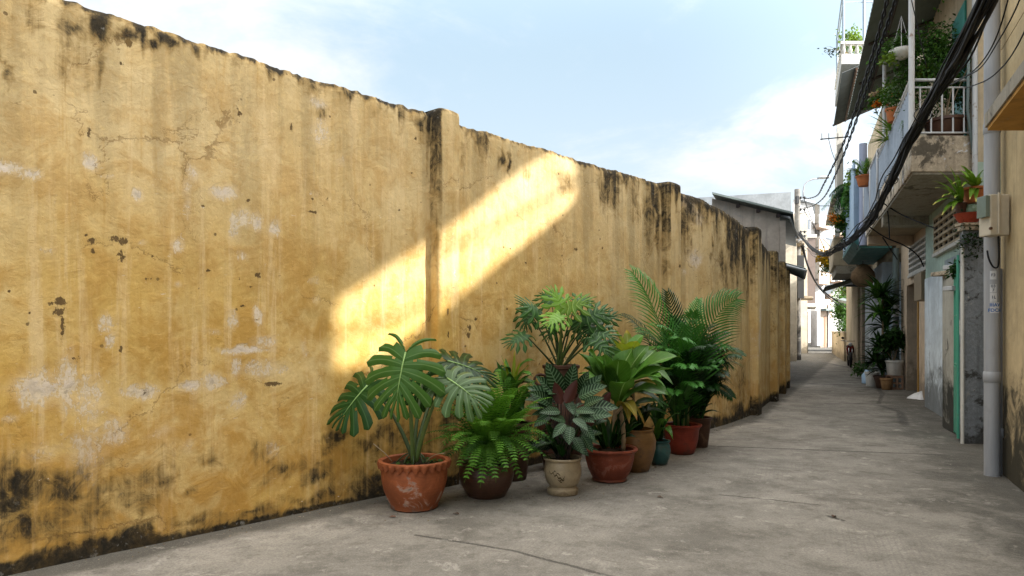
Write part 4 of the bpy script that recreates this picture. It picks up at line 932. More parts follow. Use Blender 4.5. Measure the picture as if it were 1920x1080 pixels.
# twisted pair lines
def twisted(label,pts,grp):
    P=spline([V(p) for p in pts],26); m=MB()
    for ph in (0,math.pi):
        m.tube([p+V((math.cos(i*.8+ph)*.016,0,math.sin(i*.8+ph)*.016)) for i,p in enumerate(P)],.013,5)
    o=m.build('twisted_cable',M_black,None,True); tag(o,label,'cable',grp)
twisted('twisted black power line, the left one of the pair under the roof edge',[at(1690,-130,6.4),at(1664,0,7.6),at(1625,140,9.6),at(1582,268,13.5),at(1545,345,19),at(1530,368,25),at(1505,374,32)],'twisted power lines')
twisted('twisted black power line, the right one of the pair under the roof edge',[at(1725,-130,6.4),at(1680,0,7.6),at(1640,120,9.3),at(1605,228,12),at(1570,320,17),at(1545,370,23),at(1520,388,29),at(1503,388,32)],'twisted power lines')
grp='loose service wires'
W=[('loose black wire sagging beside the thick cable bundle, close to the cream house',[at(1905,-60,5.0),at(1872,60,5.4),at(1838,120,6.0),at(1800,150,7.0),at(1765,165,8.0)],.006),
('black wire swinging across the cream house wall, top right corner',[at(1935,30,4.6),at(1905,90,5.0),at(1880,125,5.6),at(1850,150,6.4),at(1812,165,7.6)],.006),
('black wire nearest the canopy slab, curving over the drain pipe',[at(1930,-50,4.6),at(1903,20,5.0),at(1870,80,5.7),at(1835,130,6.6),at(1790,152,8.0)],.006),
('black wire running from the bundle down to the grille above the louvred shutter',[at(1655,380,11.6),at(1690,402,11.3),at(1745,425,10.4),at(1757,428,10.2)],.012),
('pale wire dropping from the bundle to the peach house grille',[at(1630,425,12.8),at(1660,445,12.9),at(1695,460,12.8),at(1720,478,12.6),at(1732,500,12.6)],.012),
('short wire hanging below the far end of the beige balcony',[at(1655,445,12.4),at(1668,465,12.6),at(1683,487,12.8)],.012),
('thin cord dropping from the bundle past the balcony beam',[at(1662,382,11.8),at(1666,410,11.8),at(1668,447,11.8)],.010),
('thin wire drooping from the bundle in front of the sky blue panel',[at(1607,468,14),at(1618,440,14.5),at(1632,415,14.6),at(1645,395,13)],.009),
('horizontal rod-like wire running from the cream column over the alley',[at(1533,386,30),at(1570,386,26),at(1606,386,22)],.016),
('dark cable drooping from the pole towards the far awnings',[at(1503,440,32),at(1512,490,32),at(1530,530,33),at(1555,555,34),at(1575,566,34)],.045),
('second dark cable drooping low beyond the pole',[at(1500,455,32),at(1518,505,32),at(1540,545,33),at(1572,572,34)],.03),
('steep wire from the top of the pole towards the far white house',[at(1508,374,32),at(1530,430,36),at(1556,462,40)],.02),
('wire crossing in front of the far white balconies',[at(1506,392,32),at(1532,436,38),at(1560,500,44)],.02),
('thin white cord strung from the post to the hanging orange pot',[at(1709,0,8.9),at(1718,40,8.9),at(1737,125,9.0)],.006)]
for l,p,r0 in W: cable('service_wire',l,p,r0,grp)
# ================================================================== plants
def sub(a,b): return (a[0]-b[0],a[1]-b[1],a[2]-b[2])
def bez(p0,p1,p2,n=10): return [p0*(1-t)**2+p1*2*t*(1-t)+p2*t*t for t in [i/n for i in range(n+1)]]
def frame(tip_dir,nrm):
    y=tip_dir.normalized(); z=(nrm-y*nrm.dot(y)).normalized(); x=y.cross(z); return x,y,z
def lobed_leaf(L,nl=7,gap=.34,s0=.42,holes=True,tooth=0,droop=.18,wid=1.0,seed=0,back=150):
    """split leaf lying in xy, stalk joint at 0, tip along +y; returns MB (u across, v along)"""
    r=random.Random(seed); mb=MB(); NS=12
    cup=r.uniform(.03,.07)
    def bend(x,y):
        z=-droop*((x/L)**2*1.6+max(0,y/L)**2*1.1)*L + .03*L*math.cos(6*x/L)
        return z
    for side in (-1,1):
        for k in range(nl):
            tc=(k+.5)/nl; hw=.5/nl
            glen=r.uniform(.9,1.06); 
            def pt(tt,s):
                th=R(back*(1-tt)**1.15+6); my=.70*L*max(0,tt)**1.1
                if tt<.14: my=0
                rad=(.34+.28*math.sin(math.pi*min(1,tt*1.12))**.8)*L*wid*(1 if tt<.8 else 1-(tt-.8)*.35)*glen
                sweep=R(18)*s*s*(1-tt)
                x=math.sin(th-sweep)*rad*s; y=my+math.cos(th-sweep)*rad*s
                return x,y
            cols=4; 
            def P(i,j):
                s=j/NS
                w=1.0
                if s>s0:
                    q=(s-s0)/(1-s0); w=1-gap*min(1,q*3.2)
                    if tooth: w*=1+tooth*math.sin(q*9+k)
                    endr=.82 if not tooth else .55
                    if q>endr: e=(q-endr)/(1-endr); w*=math.sqrt(max(0.0,1-e*e))*.93+.07
                a=(i/cols-.5)*2*hw*w; tt=min(1.0,max(0.0,tc+a))
                x,y=pt(tt,s*(1+.00*i)); 
                fold=.010*L*math.sin(math.pi*i/cols)*(1 if s<s0 else 1.6)
                lob=-.035*L*(max(0,s-s0)**1.5)*3*(.6+.4*math.sin(k*2.1+seed))
                return (side*x,y,bend(x,y)+fold+lob+cup*L*s)
            if holes and r.random()<.5 and False: pass
            vs=[P(i,j) for j in range(NS+1) for i in range(cols+1)]
            fs=[]; 
            for j in range(NS):
                for i in range(cols):
                    a,b,c,d=(j*(cols+1)+i,j*(cols+1)+i+1,(j+1)*(cols+1)+i+1,(j+1)*(cols+1)+i)
                    if holes and j in (3,) and i in (0,) and k%2==0: continue
                    fs.append((a,b,c,d) if side<0 else (d,c,b,a))
            uvs=[((i/cols-.5)*2 if k>=0 else 0,j/NS) for j in range(NS+1) for i in range(cols+1)]
            # rib colour follows each lobe's own vein
            mb.add(vs,fs,uvs)
    # midrib
    m2=[(0,.70*L*t,bend(0,.70*L*t)+.004) for t in (0,.25,.5,.75,1)]
    return mb,m2
def place(mb,org,tipd,nrm,extra=None):
    x,y,z=frame(tipd,nrm); mb.v=[tuple(org+x*v[0]+y*v[1]+z*v[2]) for v in mb.v]; return mb
def simple_leaf(L,W,shape=.5,droop=.25,fold=.18,curl=0,nv=9,nu=4,wave=0,seed=0,pw=.9,twist=0):
    """entire leaf: base at 0, tip +y ; fold makes a V; droop bends it down"""
    mb=MB(); ph=seed*1.7
    def P(i,j):
        t=j/nv; u=(i/nu-.5)*2
        w=W*.5*(math.sin(math.pi*t**shape)**pw if 0<t<1 else 0.0)
        if j==0: w=W*.03
        ang=droop*t*1.6; 
        # arc bend
        yy=L*(math.sin(ang)/max(droop*1.6,1e-3) if droop>1e-3 else t); zz=-L*((1-math.cos(ang))/max(droop*1.6,1e-3)) if droop>1e-3 else 0
        x=u*w; z=zz+abs(u)*w*fold*2+wave*W*math.sin(t*11+ph+u*1.3)*abs(u)
        tw=twist*t; x,z2=x*math.cos(tw),x*math.sin(tw)
        return (x,yy,z+z2)
    mb.grid(P,nu,nv,lambda i,j:((i/nu-.5)*2,j/nv)); return mb
def frond_fern(L,npair=24,W=.11,seed=0,stiff=1.0):
    """pinnate fern frond along +y in xy; caller bends it"""
    r=random.Random(seed); mb=MB()
    for k in range(npair):
        t=.08+.90*k/npair; w=W*(math.sin(math.pi*min(1,(t*.86+.10))))**.75*.5*r.uniform(.9,1.08); pw=L/npair*.44
        for sd in (-1,1):
            y=t*L; tip=(sd*w,y+w*.32,-w*.18+r.uniform(-.004,.004))
            b0=(0,y-pw*.5,0); b1=(0,y+pw*.5,0); m0=(sd*w*.55,y-pw*.42+w*.12,w*.05); m1=(sd*w*.55,y+pw*.48+w*.14,w*.05)
            vs=[b0,m0,tip,m1,b1]; mb.add(vs,[(0,1,2,3,4)] if sd>0 else [(4,3,2,1,0)],[(0,t),(.5,t),(1,t),(.5,t),(0,t)])
    return mb
def palm_frond(L,npair=30,lw=.017,ll=.34,seed=0,vee=.45,droopl=.5):
    r=random.Random(seed); mb=MB()
    for k in range(npair):
        t=.16+.84*k/npair; env=(math.sin(math.pi*min(1,.12+t*.86)))**.6
        for sd in (-1,1):
            l=ll*env*r.uniform(.92,1.06); fw=R(38+26*(t)) ; y0=t*L
            nseg=4; vs=[];uv=[]
            for q in range(nseg+1):
                s=q/nseg; wq=lw*.5*(.55 if q==0 else (math.sin(math.pi*(.18+.82*s))**.6 if q<nseg else .04))
                x=sd*l*s*math.cos(fw)*(1-.1*s); y=y0+l*s*math.sin(fw); z=l*s*vee-(s*s)*l*droopl*r.uniform(.85,1.15)
                nx,ny=-math.sin(fw)*sd,math.cos(fw)
                vs+= [(x-nx*wq,y-ny*wq,z),(x+nx*wq,y+ny*wq,z+.0)]; uv+=[(-1,s),(1,s)]
            fs=[(2*q,2*q+1,2*q+3,2*q+2) if sd<0 else (2*q+2,2*q+3,2*q+1,2*q) for q in range(nseg)]
            mb.add(vs,fs,uv)
    return mb
def bend_along(mb,curve,L,nrm_hint=V((0,0,1))):
    """map y in [0,L] onto the curve (list of points), x/z onto its frame"""
    n=len(curve)-1; out=[]; tang=[(curve[min(i+1,n)]-curve[max(i-1,0)]).normalized() for i in range(n+1)]
    fr=[]
    for i in range(n+1):
        t=tang[i]; x=t.cross(nrm_hint)
        if x.length<.15: x=fr[-1][0] if fr else V((1,0,0))
        x=x.normalized(); fr.append((x,x.cross(t).normalized()))
    for v in mb.v:
        s=max(0,min(.9999,v[1]/L))*n; i=int(s); f=s-i; p=curve[i].lerp(curve[i+1],f); x=fr[i][0].lerp(fr[i+1][0],f); z=fr[i][1].lerp(fr[i+1][1],f)
        over=max(0,v[1]-L); p=p+tang[-1]*over
        out.append(tuple(p+x*v[0]+z*v[2]))
    mb.v=out; return mb
def pot(par,prof,c,mat,n=48,wob=None,nm='pot'):
    m=MB(); m.lathe(prof,c,n,wob); return m.build(nm,mat,par,True,merge=True,autosmooth=True)
def soil(par,c,r,z,seed=0):
    m=MB(); rr=random.Random(seed)
    m.lathe([(0.001,z+.025),(r*.4,z+.02),(r*.75,z+.008),(r,z-.01)],c,20,lambda i,t,a,b:(a,b+rr.uniform(-.012,.012)))
    return m.build('soil',M_soil,par,True)
M_soil=plain('potting_soil',(.028,.019,.012),.95,0,.1)
def potmat(name,base,stainc=(.55,.50,.45),st=.5,rough=.6,low=0.35,glaze=False,dark=(.05,.03,.02)):
    t=NT(name); P=t.pos(); z=t.sep(P)[2]; n=t.noise(P,6,7,.68,.6); n2=t.noise(P,30,5,.7); st_=t.noise(P,1,5,.6,0,sc=(12,12,2))
    rings=t.math('SINE',t.math('MULTIPLY',z,260))
    c=t.mix(t.mr(n,.35,.7),tuple(x*.7 for x in base),tuple(min(1,x*1.15) for x in base))
    c=t.mix(t.mr(st_,.5,.7,0,.4),c,tuple(x*.55 for x in base))
    c=t.mix(t.math('MULTIPLY',t.mr(t.math('ADD',n,t.mr(z,.0,low,.10,-.06,False)),.57,.66),st),c,stainc)
    c=t.mix(t.math('MULTIPLY',t.mr(t.math('ADD',n,t.mr(z,0,.09,.22,0,False)),.58,.74),.8),c,dark)
    c=t.mix(t.mr(n2,.5,.85,0,.4),c,tuple(x*.5 for x in base))
    h=t.math('ADD',t.math('MULTIPLY',rings,.12),t.math('ADD',n,t.math('MULTIPLY',n2,.3)))
    return t.fin(t.bsdf(c,rough,t.bump(h,.35,.006),spec=.5 if glaze else .3))
M_terra=potmat('terracotta',(.30,.085,.030),(.50,.38,.31),.75,.62)
M_terra2=potmat('red_terracotta',(.22,.052,.026),(.42,.22,.17),.35,.55)
M_darkclay=potmat('dark_glazed_clay',(.085,.035,.018),(.16,.09,.05),.4,.4,glaze=True)
M_creamc=potmat('cream_glazed_clay',(.40,.31,.19),(.22,.16,.09),.35,.42,glaze=True,dark=(.16,.11,.06))
M_gold=potmat('golden_brown_glaze',(.20,.098,.028),(.12,.06,.02),.5,.38,glaze=True)
M_tealg=potmat('teal_glaze',(.02,.085,.085),(.06,.14,.13),.4,.3,glaze=True)
M_redg=potmat('oxblood_clay',(.24,.035,.018),(.14,.03,.02),.35,.5)
M_brownp=potmat('brown_clay',(.085,.038,.022),(.20,.12,.08),.4,.6)
M_mon=leafmat('split_leaf_green',(.050,.135,.032),back=(.09,.18,.05),rib=(.17,.30,.09),rough=.26,var=.35,ribw=.10)
M_monl=leafmat('split_leaf_silvery',(.075,.155,.070),back=(.08,.16,.05),rib=(.18,.30,.12),rough=.26,var=.25,ribw=.10)
M_mond=leafmat('split_leaf_dark',(.020,.070,.018),back=(.05,.12,.03),rib=(.08,.17,.05),rough=.28,var=.3,ribw=.10)
M_stalk=plain('green_stalk',(.11,.17,.045),.5); M_stalkd=plain('dark_stalk',(.045,.07,.025),.5); M_cane=plain('tan_cane',(.26,.19,.11),.8)
M_fern=leafmat('fern_green',(.130,.360,.055),rough=.5,tr=.35,var=.4,rib=None)
M_fernd=leafmat('fern_green_old',(.055,.180,.032),rough=.5,tr=.3,var=.4,rib=None)
M_cal=leafmat('striped_leaf',(.009,.036,.012),back=(.045,.014,.010),rib=(.125,.215,.11),stripes=True,rough=.35,tr=.08,var=.3)
M_phil=leafmat('deep_lobed_leaf',(.030,.100,.028),rib=(.18,.34,.11),rough=.35,ribw=.12)
M_phill=leafmat('young_lobed_leaf',(.16,.36,.06),rib=(.36,.52,.16),rough=.38,ribw=.12,tr=.35)
M_dra=leafmat('broad_strap_leaf',(.080,.230,.040),rib=(.30,.46,.16),rough=.32,ribw=.045,veins=.12,tr=.3)
M_dray=leafmat('yellow_green_leaf',(.30,.42,.05),rib=(.42,.52,.14),rough=.38,ribw=.05,tr=.4,tipc=(.42,.30,.04))
M_dry=leafmat('yellowing_leaf',(.34,.30,.055),rib=(.42,.40,.16),rough=.5,ribw=.05,tr=.3,tipc=(.20,.10,.03))
M_drad=leafmat('dark_strap_leaf',(.018,.070,.015),rib=(.10,.22,.06),rough=.3,ribw=.05)
M_palm=leafmat('palm_leaflet',(.050,.205,.040),rib=(.09,.25,.06),rough=.38,ribw=.1,tr=.3,var=.45)
M_palmd=leafmat('dark_palm_leaflet',(.013,.058,.015),rib=(.05,.15,.04),rough=.36,ribw=.1,tr=.2,var=.4)
M_bush=leafmat('bush_leaf',(.060,.165,.035),rough=.45,tr=.3,var=.5)
M_bushl=leafmat('light_bush_leaf',(.17,.30,.05),rough=.45,tr=.35,var=.4)
M_bushd=leafmat('dark_bush_leaf',(.022,.070,.018),rough=.45,tr=.2,var=.5)
M_orf=leafmat('orange_petal',(.75,.25,.03),rough=.6,tr=.3,var=.25); M_yef=leafmat('yellow_petal',(.75,.52,.04),rough=.6,tr=.3,var=.25); M_pinkf=leafmat('pale_pink_petal',(.62,.50,.48),rough=.6,tr=.3,var=.2)

# --- 1 split-leaf plant in a terracotta pot with a scalloped rim
c1_=(X(777,5.42),5.42,0)
t1=thing('potted_monstera','split-leaf plant with huge slotted leaves in a terracotta pot with scalloped rim, nearest the camera','potted plant',c1_)
def scal(i,t,r,z):
    if i in (9,10): return r+(.007 if i==10 else .012)*math.sin(t*26),z-(.012*(1+math.sin(t*26)) if i==9 else 0)
    return r,z
prof=[(0,0),(.175,0),(.190,.012),(.188,.03),(.205,.06),(.238,.14),(.258,.22),(.262,.29),(.256,.335),(.272,.338),(.288,.362),(.286,.378),(.262,.385),(.245,.375),(.242,.30)]
p_=pot(t1,prof,c1_,M_terra,156,scal); soil(t1,c1_,.243,.335,1)
base=V((c1_[0]-.0,c1_[1],.34))
LV=[ # joint px,py,Y ; tip px,py,Y ; size ; normal ; stalk root dx ; material
 ((762,662),5.05,(738,758),4.92,.50,(-.10,-.80,.62),M_mon,1,8),
 ((694,722),5.40,(640,775),5.30,.44,(-.22,-.72,.7),M_mond,2,7),
 ((838,712),5.12,(905,752),5.0,.39,(.20,-.72,.72),M_monl,3,8),
 ((838,680),5.75,(925,700),5.85,.50,(-.05,-.55,.8),M_mond,4,8),
 ((795,705),5.62,(770,780),5.6,.30,(.15,-.8,.5),M_mond,5,6)]
for (jp,jy,tp,ty,sz,nm,mt,sd,nl) in LV:
    j=at(jp[0],jp[1],jy); tpt=at(tp[0],tp[1],ty); mb,mid=lobed_leaf(sz,nl,.30,.36,True,0,.20,1.08,sd)
    lf=place(mb,j,tpt-j,V(nm)).build('leaf',mt,t1,True)
    mm=MB(); x,y,z=frame(tpt-j,V(nm)); mm.tube([j+x*a[0]+y*a[1]+z*(a[2]+.002) for a in mid],[.007,.006,.0045,.003,.0015],6); mm.build('midrib',plain('pale_rib',(.24,.38,.12),.45),lf,True)
    root=base+V((rnd.uniform(-.02,.03),rnd.uniform(-.02,.02),-.02)); ctrlp=root.lerp(j,.5)+V(((j.x-root.x)*-.12,0,.10))
    mm=MB(); cv_=bez(root,ctrlp,j,12); mm.tube(cv_,[.020-.012*i/12 for i in range(13)],8); mm.build('stalk',M_stalk if sd in(3,1) else M_stalkd,t1,True)
for k in range(7):
    mm=MB(); a=k*.95; e=V((base.x+math.cos(a)*.10*(1+k%2*.6),base.y+math.sin(a)*.10,.34)); mm.tube(bez(base+V((0,0,.06)),base+V((math.cos(a)*.05,math.sin(a)*.05,.13)),e,6),.006,5); mm.build('root',M_stalkd,t1,True)
mm=MB(); mm.tube([at(735,865,5.3),at(722,850,5.28),at(700,832,5.3)],.004,5); mm.build('dry_twig',M_cane,t1,True)
mm=MB(); mm.tube(bez(at(798,868,5.3),at(808,850,5.25),at(834,850,5.2),8),.004,5); mm.build('dry_twig',M_cane,t1,True)
mb=MB(); rr=random.Random(5)
for k in range(26):
    a=rr.uniform(0,6.28); d=rr.uniform(.05,.2); l=simple_leaf(rr.uniform(.04,.07),.035,.6,.3,nv=4,nu=2); place(l,V((c1_[0]+math.cos(a)*d,c1_[1]+math.sin(a)*d,.35)),V((math.cos(a*2),math.sin(a*2),.6)),V((0,0,1))); mb.add(l.v,l.f,l.uv)
sd_=mb.build('seedlings',M_bushd,t1,True); sd_['kind']='stuff'

# --- 2 fern
c2_=(X(912,5.80),5.80,0)
t2=thing('potted_fern','sword fern with many arching fronds spilling over a dark brown glazed pot','potted plant',c2_)
prof=[(0,0),(.15,0),(.17,.02),(.215,.10),(.235,.18),(.23,.24),(.215,.262),(.232,.268),(.240,.285),(.228,.295),(.21,.285),(.205,.24)]
pot(t2,prof,c2_,M_darkclay); soil(t2,c2_,.206,.262,2)
r_=random.Random(11); fb=V((c2_[0]+.04,c2_[1],.30))
def fern_frond(par,tip,root,lift,L_W,seed,mat):
    mid=root.lerp(tip,.45)+V((0,0,lift)); cv=bez(root,mid,tip,14); L=sum((cv[i+1]-cv[i]).length for i in range(14))
    mb=frond_fern(L,int(17*max(.6,L/.5)),L_W*1.38,seed); bend_along(mb,cv,L); mb.tube(cv,[.0035-.0025*i/14 for i in range(15)],4); return mb.build('frond',mat,par)
manual=[((985,700),5.5,.42),((1010,712),5.55,.36),((1000,765),5.35,.22),((1030,790),5.4,.22),((968,728),5.3,.36),((1015,835),5.35,.30),((1028,860),5.5,.28),((900,915),5.25,.34),((938,855),5.25,.34),((872,868),5.3,.33),((850,850),5.3,.33),((880,838),5.4,.3),((820,800),5.6,.25),((815,770),5.75,.3),((862,700),6.0,.3),((885,690),6.1,.3),((935,690),6.1,.3),((910,705),6.05,.3),((955,705),5.95,.3),((845,745),5.9,.3),((980,905),5.45,.33),((960,850),5.3,.34),((990,870),5.4,.33),((925,830),5.25,.32),((1000,735),5.6,.3),((835,720),6.0,.25),((830,822),5.5,.28),((905,745),5.5,.5)]
for k,((px,py),Y,lf) in enumerate(manual):
    fern_frond(t2,at(px,py,Y),fb+V((r_.uniform(-.06,.06),r_.uniform(-.05,.05),0)),lf,.105,k,M_fern if k%3 else M_fernd)
for k,((px,py),Y,lf) in enumerate([((858,880),5.35,.30),((870,905),5.3,.32),((885,880),5.25,.33),((915,880),5.22,.34),((930,905),5.22,.35),((952,885),5.25,.34),((968,870),5.3,.33),((1000,850),5.35,.32),((845,830),5.35,.3),((1020,765),5.3,.28),((1025,815),5.35,.28),((985,790),5.2,.28),((940,790),5.1,.30),((905,800),5.1,.32),((875,790),5.15,.32),((825,775),5.5,.32),((965,745),5.3,.4),((930,730),5.4,.42),((1035,745),5.5,.3),((995,720),5.6,.36)]):
    fern_frond(t2,at(px,py,Y),fb+V((r_.uniform(-.08,.08),r_.uniform(-.06,.04),0)),lf,.115,700+k,M_fern)
for k in range(66):
    a=r_.uniform(0,6.283); el=r_.uniform(-.25,1.25); L=r_.uniform(.46,.68)
    tip=fb+V((math.cos(a)*math.cos(el)*L,math.sin(a)*math.cos(el)*L*.8,math.sin(el)*L*1.02+.05)); fern_frond(t2,tip,fb+V((math.cos(a)*.05,math.sin(a)*.05,0)),.12+.16*math.cos(el),.10,100+k,M_fernd if k%2 else M_fern)
mm=MB(); 
# --- 3 striped plant in cream pot
c3_=(X(1055,5.88),5.88,0)
t3=thing('potted_calathea','dark plant with white-striped oval leaves in a cream glazed pot with a brown scroll mark','potted plant',c3_)
prof=[(0,0),(.128,0),(.135,.012),(.134,.045),(.118,.058),(.112,.068),(.140,.10),(.158,.16),(.162,.21),(.152,.265),(.148,.285),(.160,.292),(.168,.305),(.160,.315),(.146,.305),(.142,.26)]
pp3=pot(t3,prof,c3_,M_creamc); soil(t3,c3_,.143,.275,3)
def on_pot(th,z,r): return (c3_[0]+r*math.sin(th),c3_[1]-r*math.cos(th),z)
def potrad(z):
    for i in range(5,12):
        (r0,z0),(r1,z1)=prof[i],prof[i+1]
        if z0<=z<=z1: return r0+(r1-r0)*(z-z0)/(z1-z0)
    return .16
m=MB(); curve=[(-.85,.215),(-.72,.19),(-.60,.205),(-.50,.175),(-.40,.19),(-.30,.16),(-.18,.165),(-.10,.145),(.0,.165),(.05,.185)]
def stroke(cu,w):
    n=len(cu); 
    for i in range(n-1):
        (a,z),(b,z2)=cu[i],cu[i+1]; wa=w*(.3+math.sin(math.pi*(i+.2)/n)); wb=w*(.3+math.sin(math.pi*(i+1.2)/n))
        m.add([on_pot(a,z-wa,potrad(z-wa)+.0016),on_pot(b,z2-wb,potrad(z2-wb)+.0016),on_pot(b,z2+wb,potrad(z2+wb)+.0016),on_pot(a,z+wa,potrad(z+wa)+.0016)],[(0,1,2,3)])
stroke(curve,.0055); stroke([(-.35,.15),(-.25,.135),(-.15,.15),(-.05,.14),(.02,.15)],.005); stroke([(-.42,.205),(-.30,.20),(-.2,.185)],.004); stroke([(-.28,.175),(-.22,.13),(-.12,.125)],.005); stroke([(-.6,.20),(-.52,.22),(-.45,.215)],.004)
m.build('scroll_mark',plain('brown_glaze_mark',(.055,.035,.012),.5),pp3)
b3=V((c3_[0],c3_[1],.28)); r_=random.Random(21)
CL=[((1052,738),(1030,688),5.75,.9),((1066,735),(1075,690),5.8,.8),((1045,745),(1015,708),5.75,.6),((1085,740),(1098,702),5.85,.7),((1090,750),(1120,708),5.8,.7),((1035,760),(1002,735),5.7,.6),((1045,752),(1000,725),5.8,.6),((1060,790),(1040,782),5.6,-.1),((1060,795),(1042,812),5.45,-.2),((1070,800),(1068,820),5.4,-.2),((1090,795),(1112,820),5.45,-.1),((1095,780),(1140,775),5.5,.2),((1085,780),(1102,785),5.5,.1),((1095,765),(1150,760),5.6,.3),((1095,760),(1125,745),5.55,.4),((1080,770),(1110,770),5.5,.2),((1085,745),(1128,722),5.65,.6),((1092,815),(1108,840),5.55,-.3),((1078,820),(1088,838),5.5,-.3),((1050,772),(1018,770),5.6,.0),((1088,735),(1112,728),5.9,.5),((1075,785),(1095,798),5.42,0),((1030,780),(1005,795),5.6,0)]
def oval(par,b,tip,nr,W,mat,seed,droop=.22):
    L=(tip-b).length; mb=simple_leaf(L,W,.72,droop,.14,nv=10,nu=6,seed=seed,pw=.75); 
    x,y,z=frame(tip-b,nr); mb.v=[tuple(b+x*v[0]+y*v[1]+z*v[2]) for v in mb.v]; return mb.build('leaf',mat,par,True)
for k,(bp_,tp_,Y,up) in enumerate(CL):
    b=at(bp_[0],bp_[1],Y+.06); tp2=at(tp_[0],tp_[1],Y-.02); d=tp2-b; L=max(.17,d.length*1.15); tp2=b+d.normalized()*L
    nr=V((r_.uniform(-.3,.3),-.75,.65 if up>-.15 else .75)); oval(t3,b,tp2,nr,L*.50,M_cal,k,.2)
    mm=MB(); mm.tube(bez(b3+V((r_.uniform(-.06,.06),r_.uniform(-.05,.05),0)),b3.lerp(b,.5)+V((0,.03,.08)),b,8),[.0055-.003*i/8 for i in range(9)],5); mm.build('stalk',plain('maroon_stalk',(.05,.035,.03),.5),t3,True)
for k in range(52):
    a=r_.uniform(0,6.28); h=r_.uniform(.36,.90); rd=r_.uniform(.08,.24)*(1.15-abs(h-.62)); b=V((c3_[0]+math.cos(a)*rd*.7,c3_[1]+.03+math.sin(a)*rd*.6,h)); d=V((math.cos(a),math.sin(a)*.8,r_.uniform(-.45,.5))); L=r_.uniform(.17,.23)
    nr=V((r_.uniform(-.4,.4),-.45+r_.uniform(-.3,.3),.9)); 
    if k%6==0: nr=-nr
    oval(t3,b,b+d.normalized()*L,nr,L*.48,M_cal,k+50,.25)
    mm=MB(); mm.tube(bez(b3+V((math.cos(a)*.05,math.sin(a)*.05,0)),b3.lerp(b,.6)+V((0,0,.06)),b,6),.0035,4); mm.build('stalk',plain('maroon_stalk',(.05,.035,.03),.5),t3,True)
for (bp_,tp_,Y) in (((1052,758),(1040,716),5.72),((1060,756),(1082,712),5.70),((1120,775),(1145,735),5.7)):   # undersides
    b=at(*bp_,Y); tp2=at(*tp_,Y+.03); oval(t3,b,tp2,V((.1,.9,-.2)),.10,M_cal,3,.12)

# --- 4 broad strap-leaf plant in red terracotta bowl
c4_=(X(1143,6.40),6.40,0)
t4=thing('potted_dracaena','broad glossy green strap-leaf plant on tan canes in a wide red terracotta bowl','potted plant',c4_)
prof=[(0,0),(.15,0),(.165,.012),(.16,.03),(.172,.05),(.205,.12),(.225,.20),(.232,.262),(.245,.272),(.262,.292),(.258,.306),(.240,.308),(.222,.295),(.218,.24)]
pot(t4,prof,c4_,M_terra2); soil(t4,c4_,.219,.268,4)
def strap(par,b,tip,sag,W,mat,seed,shape=.62,nm='leaf',nrm=V((0,-.35,1)),wave=.05,fold=.16):
    mid=b.lerp(tip,.5)+V((0,0,sag)); cv=bez(b,mid,tip,12); L=sum((cv[i+1]-cv[i]).length for i in range(12))
    mb=simple_leaf(L,W,shape,0.0,fold,nv=12,nu=4,wave=wave,seed=seed,pw=.8)
    bend_along(mb,cv,L,nrm); return mb.build(nm,mat,par,True)
crown=at(1150,742,6.3)
DL=[((1083,660),6.2,.06,.13,0),((1105,655),6.15,.04,.13,0),((1120,668),6.35,.05,.13,0),((1132,665),6.1,.02,.14,0),((1160,672),6.0,.03,.15,0),((1188,652),6.3,.07,.13,0),((1150,648),6.6,.02,.13,0),((1215,648),6.4,.10,.12,0),((1275,668),6.1,.16,.13,0),((1262,692),6.0,.12,.11,0),((1240,705),5.95,.10,.12,0),((1175,715),5.85,.10,.13,0),((1258,745),6.0,.22,.13,0),((1210,705),6.2,.1,.12,0),((1095,690),6.2,.08,.12,0),((1085,700),6.5,.1,.12,0),((1170,690),6.5,.0,.13,0),((1140,690),6.55,.0,.12,0),((1195,670),6.6,.05,.12,0),((1230,655),6.7,.05,.12,0)]
for k,((px,py),Y,sg,W,_) in enumerate(DL):
    cr=crown if k not in (11,12) else at(1155,765,6.2)
    strap(t4,cr+V((rnd.uniform(-.02,.02),rnd.uniform(-.02,.02),rnd.uniform(-.05,.03))),at(px,py,Y),sg,W*1.7,M_dra,k,shape=1.25,wave=.09)
strap(t4,at(1160,765,6.2),at(1195,790,5.9),.20,.12,M_dry,31); strap(t4,at(1170,760,6.2),at(1180,795,6.0),.14,.09,M_dry,32); strap(t4,at(1165,760,6.2),at(1210,800,6.1),.2,.06,M_dry,33)
strap(t4,at(1170,735,6.2),at(1232,722,5.95),.12,.09,M_dry,34)
for (a_,b_,c_) in (((1150,845,6.45),(1152,790,6.4),(1156,745,6.35)),((1168,845,6.35),(1172,800,6.3),(1160,760,6.25)),((1132,850,6.5),(1128,800,6.45),(1140,750,6.4))):
    mm=MB(); cv=bez(at(*a_),at(*b_),at(*c_),14); mm.tube(cv,[.021+.004*math.sin(i*2.6) for i in range(15)],8); mm.build('cane',M_cane,t4,True)
mm=MB(); mm.tube(bez(at(1156,775,6.2),at(1165,762,6.15),at(1182,752,6.1),6),.014,7); mm.build('cane',M_cane,t4,True)
for k in range(12):
    a=rnd.uniform(0,6.28); b=V((c4_[0]+math.cos(a)*.08,c4_[1]+math.sin(a)*.08,.30)); strap(t4,b,b+V((math.cos(a)*.25,math.sin(a)*.22,rnd.uniform(.1,.38))),.1,.05,M_drad,60+k)

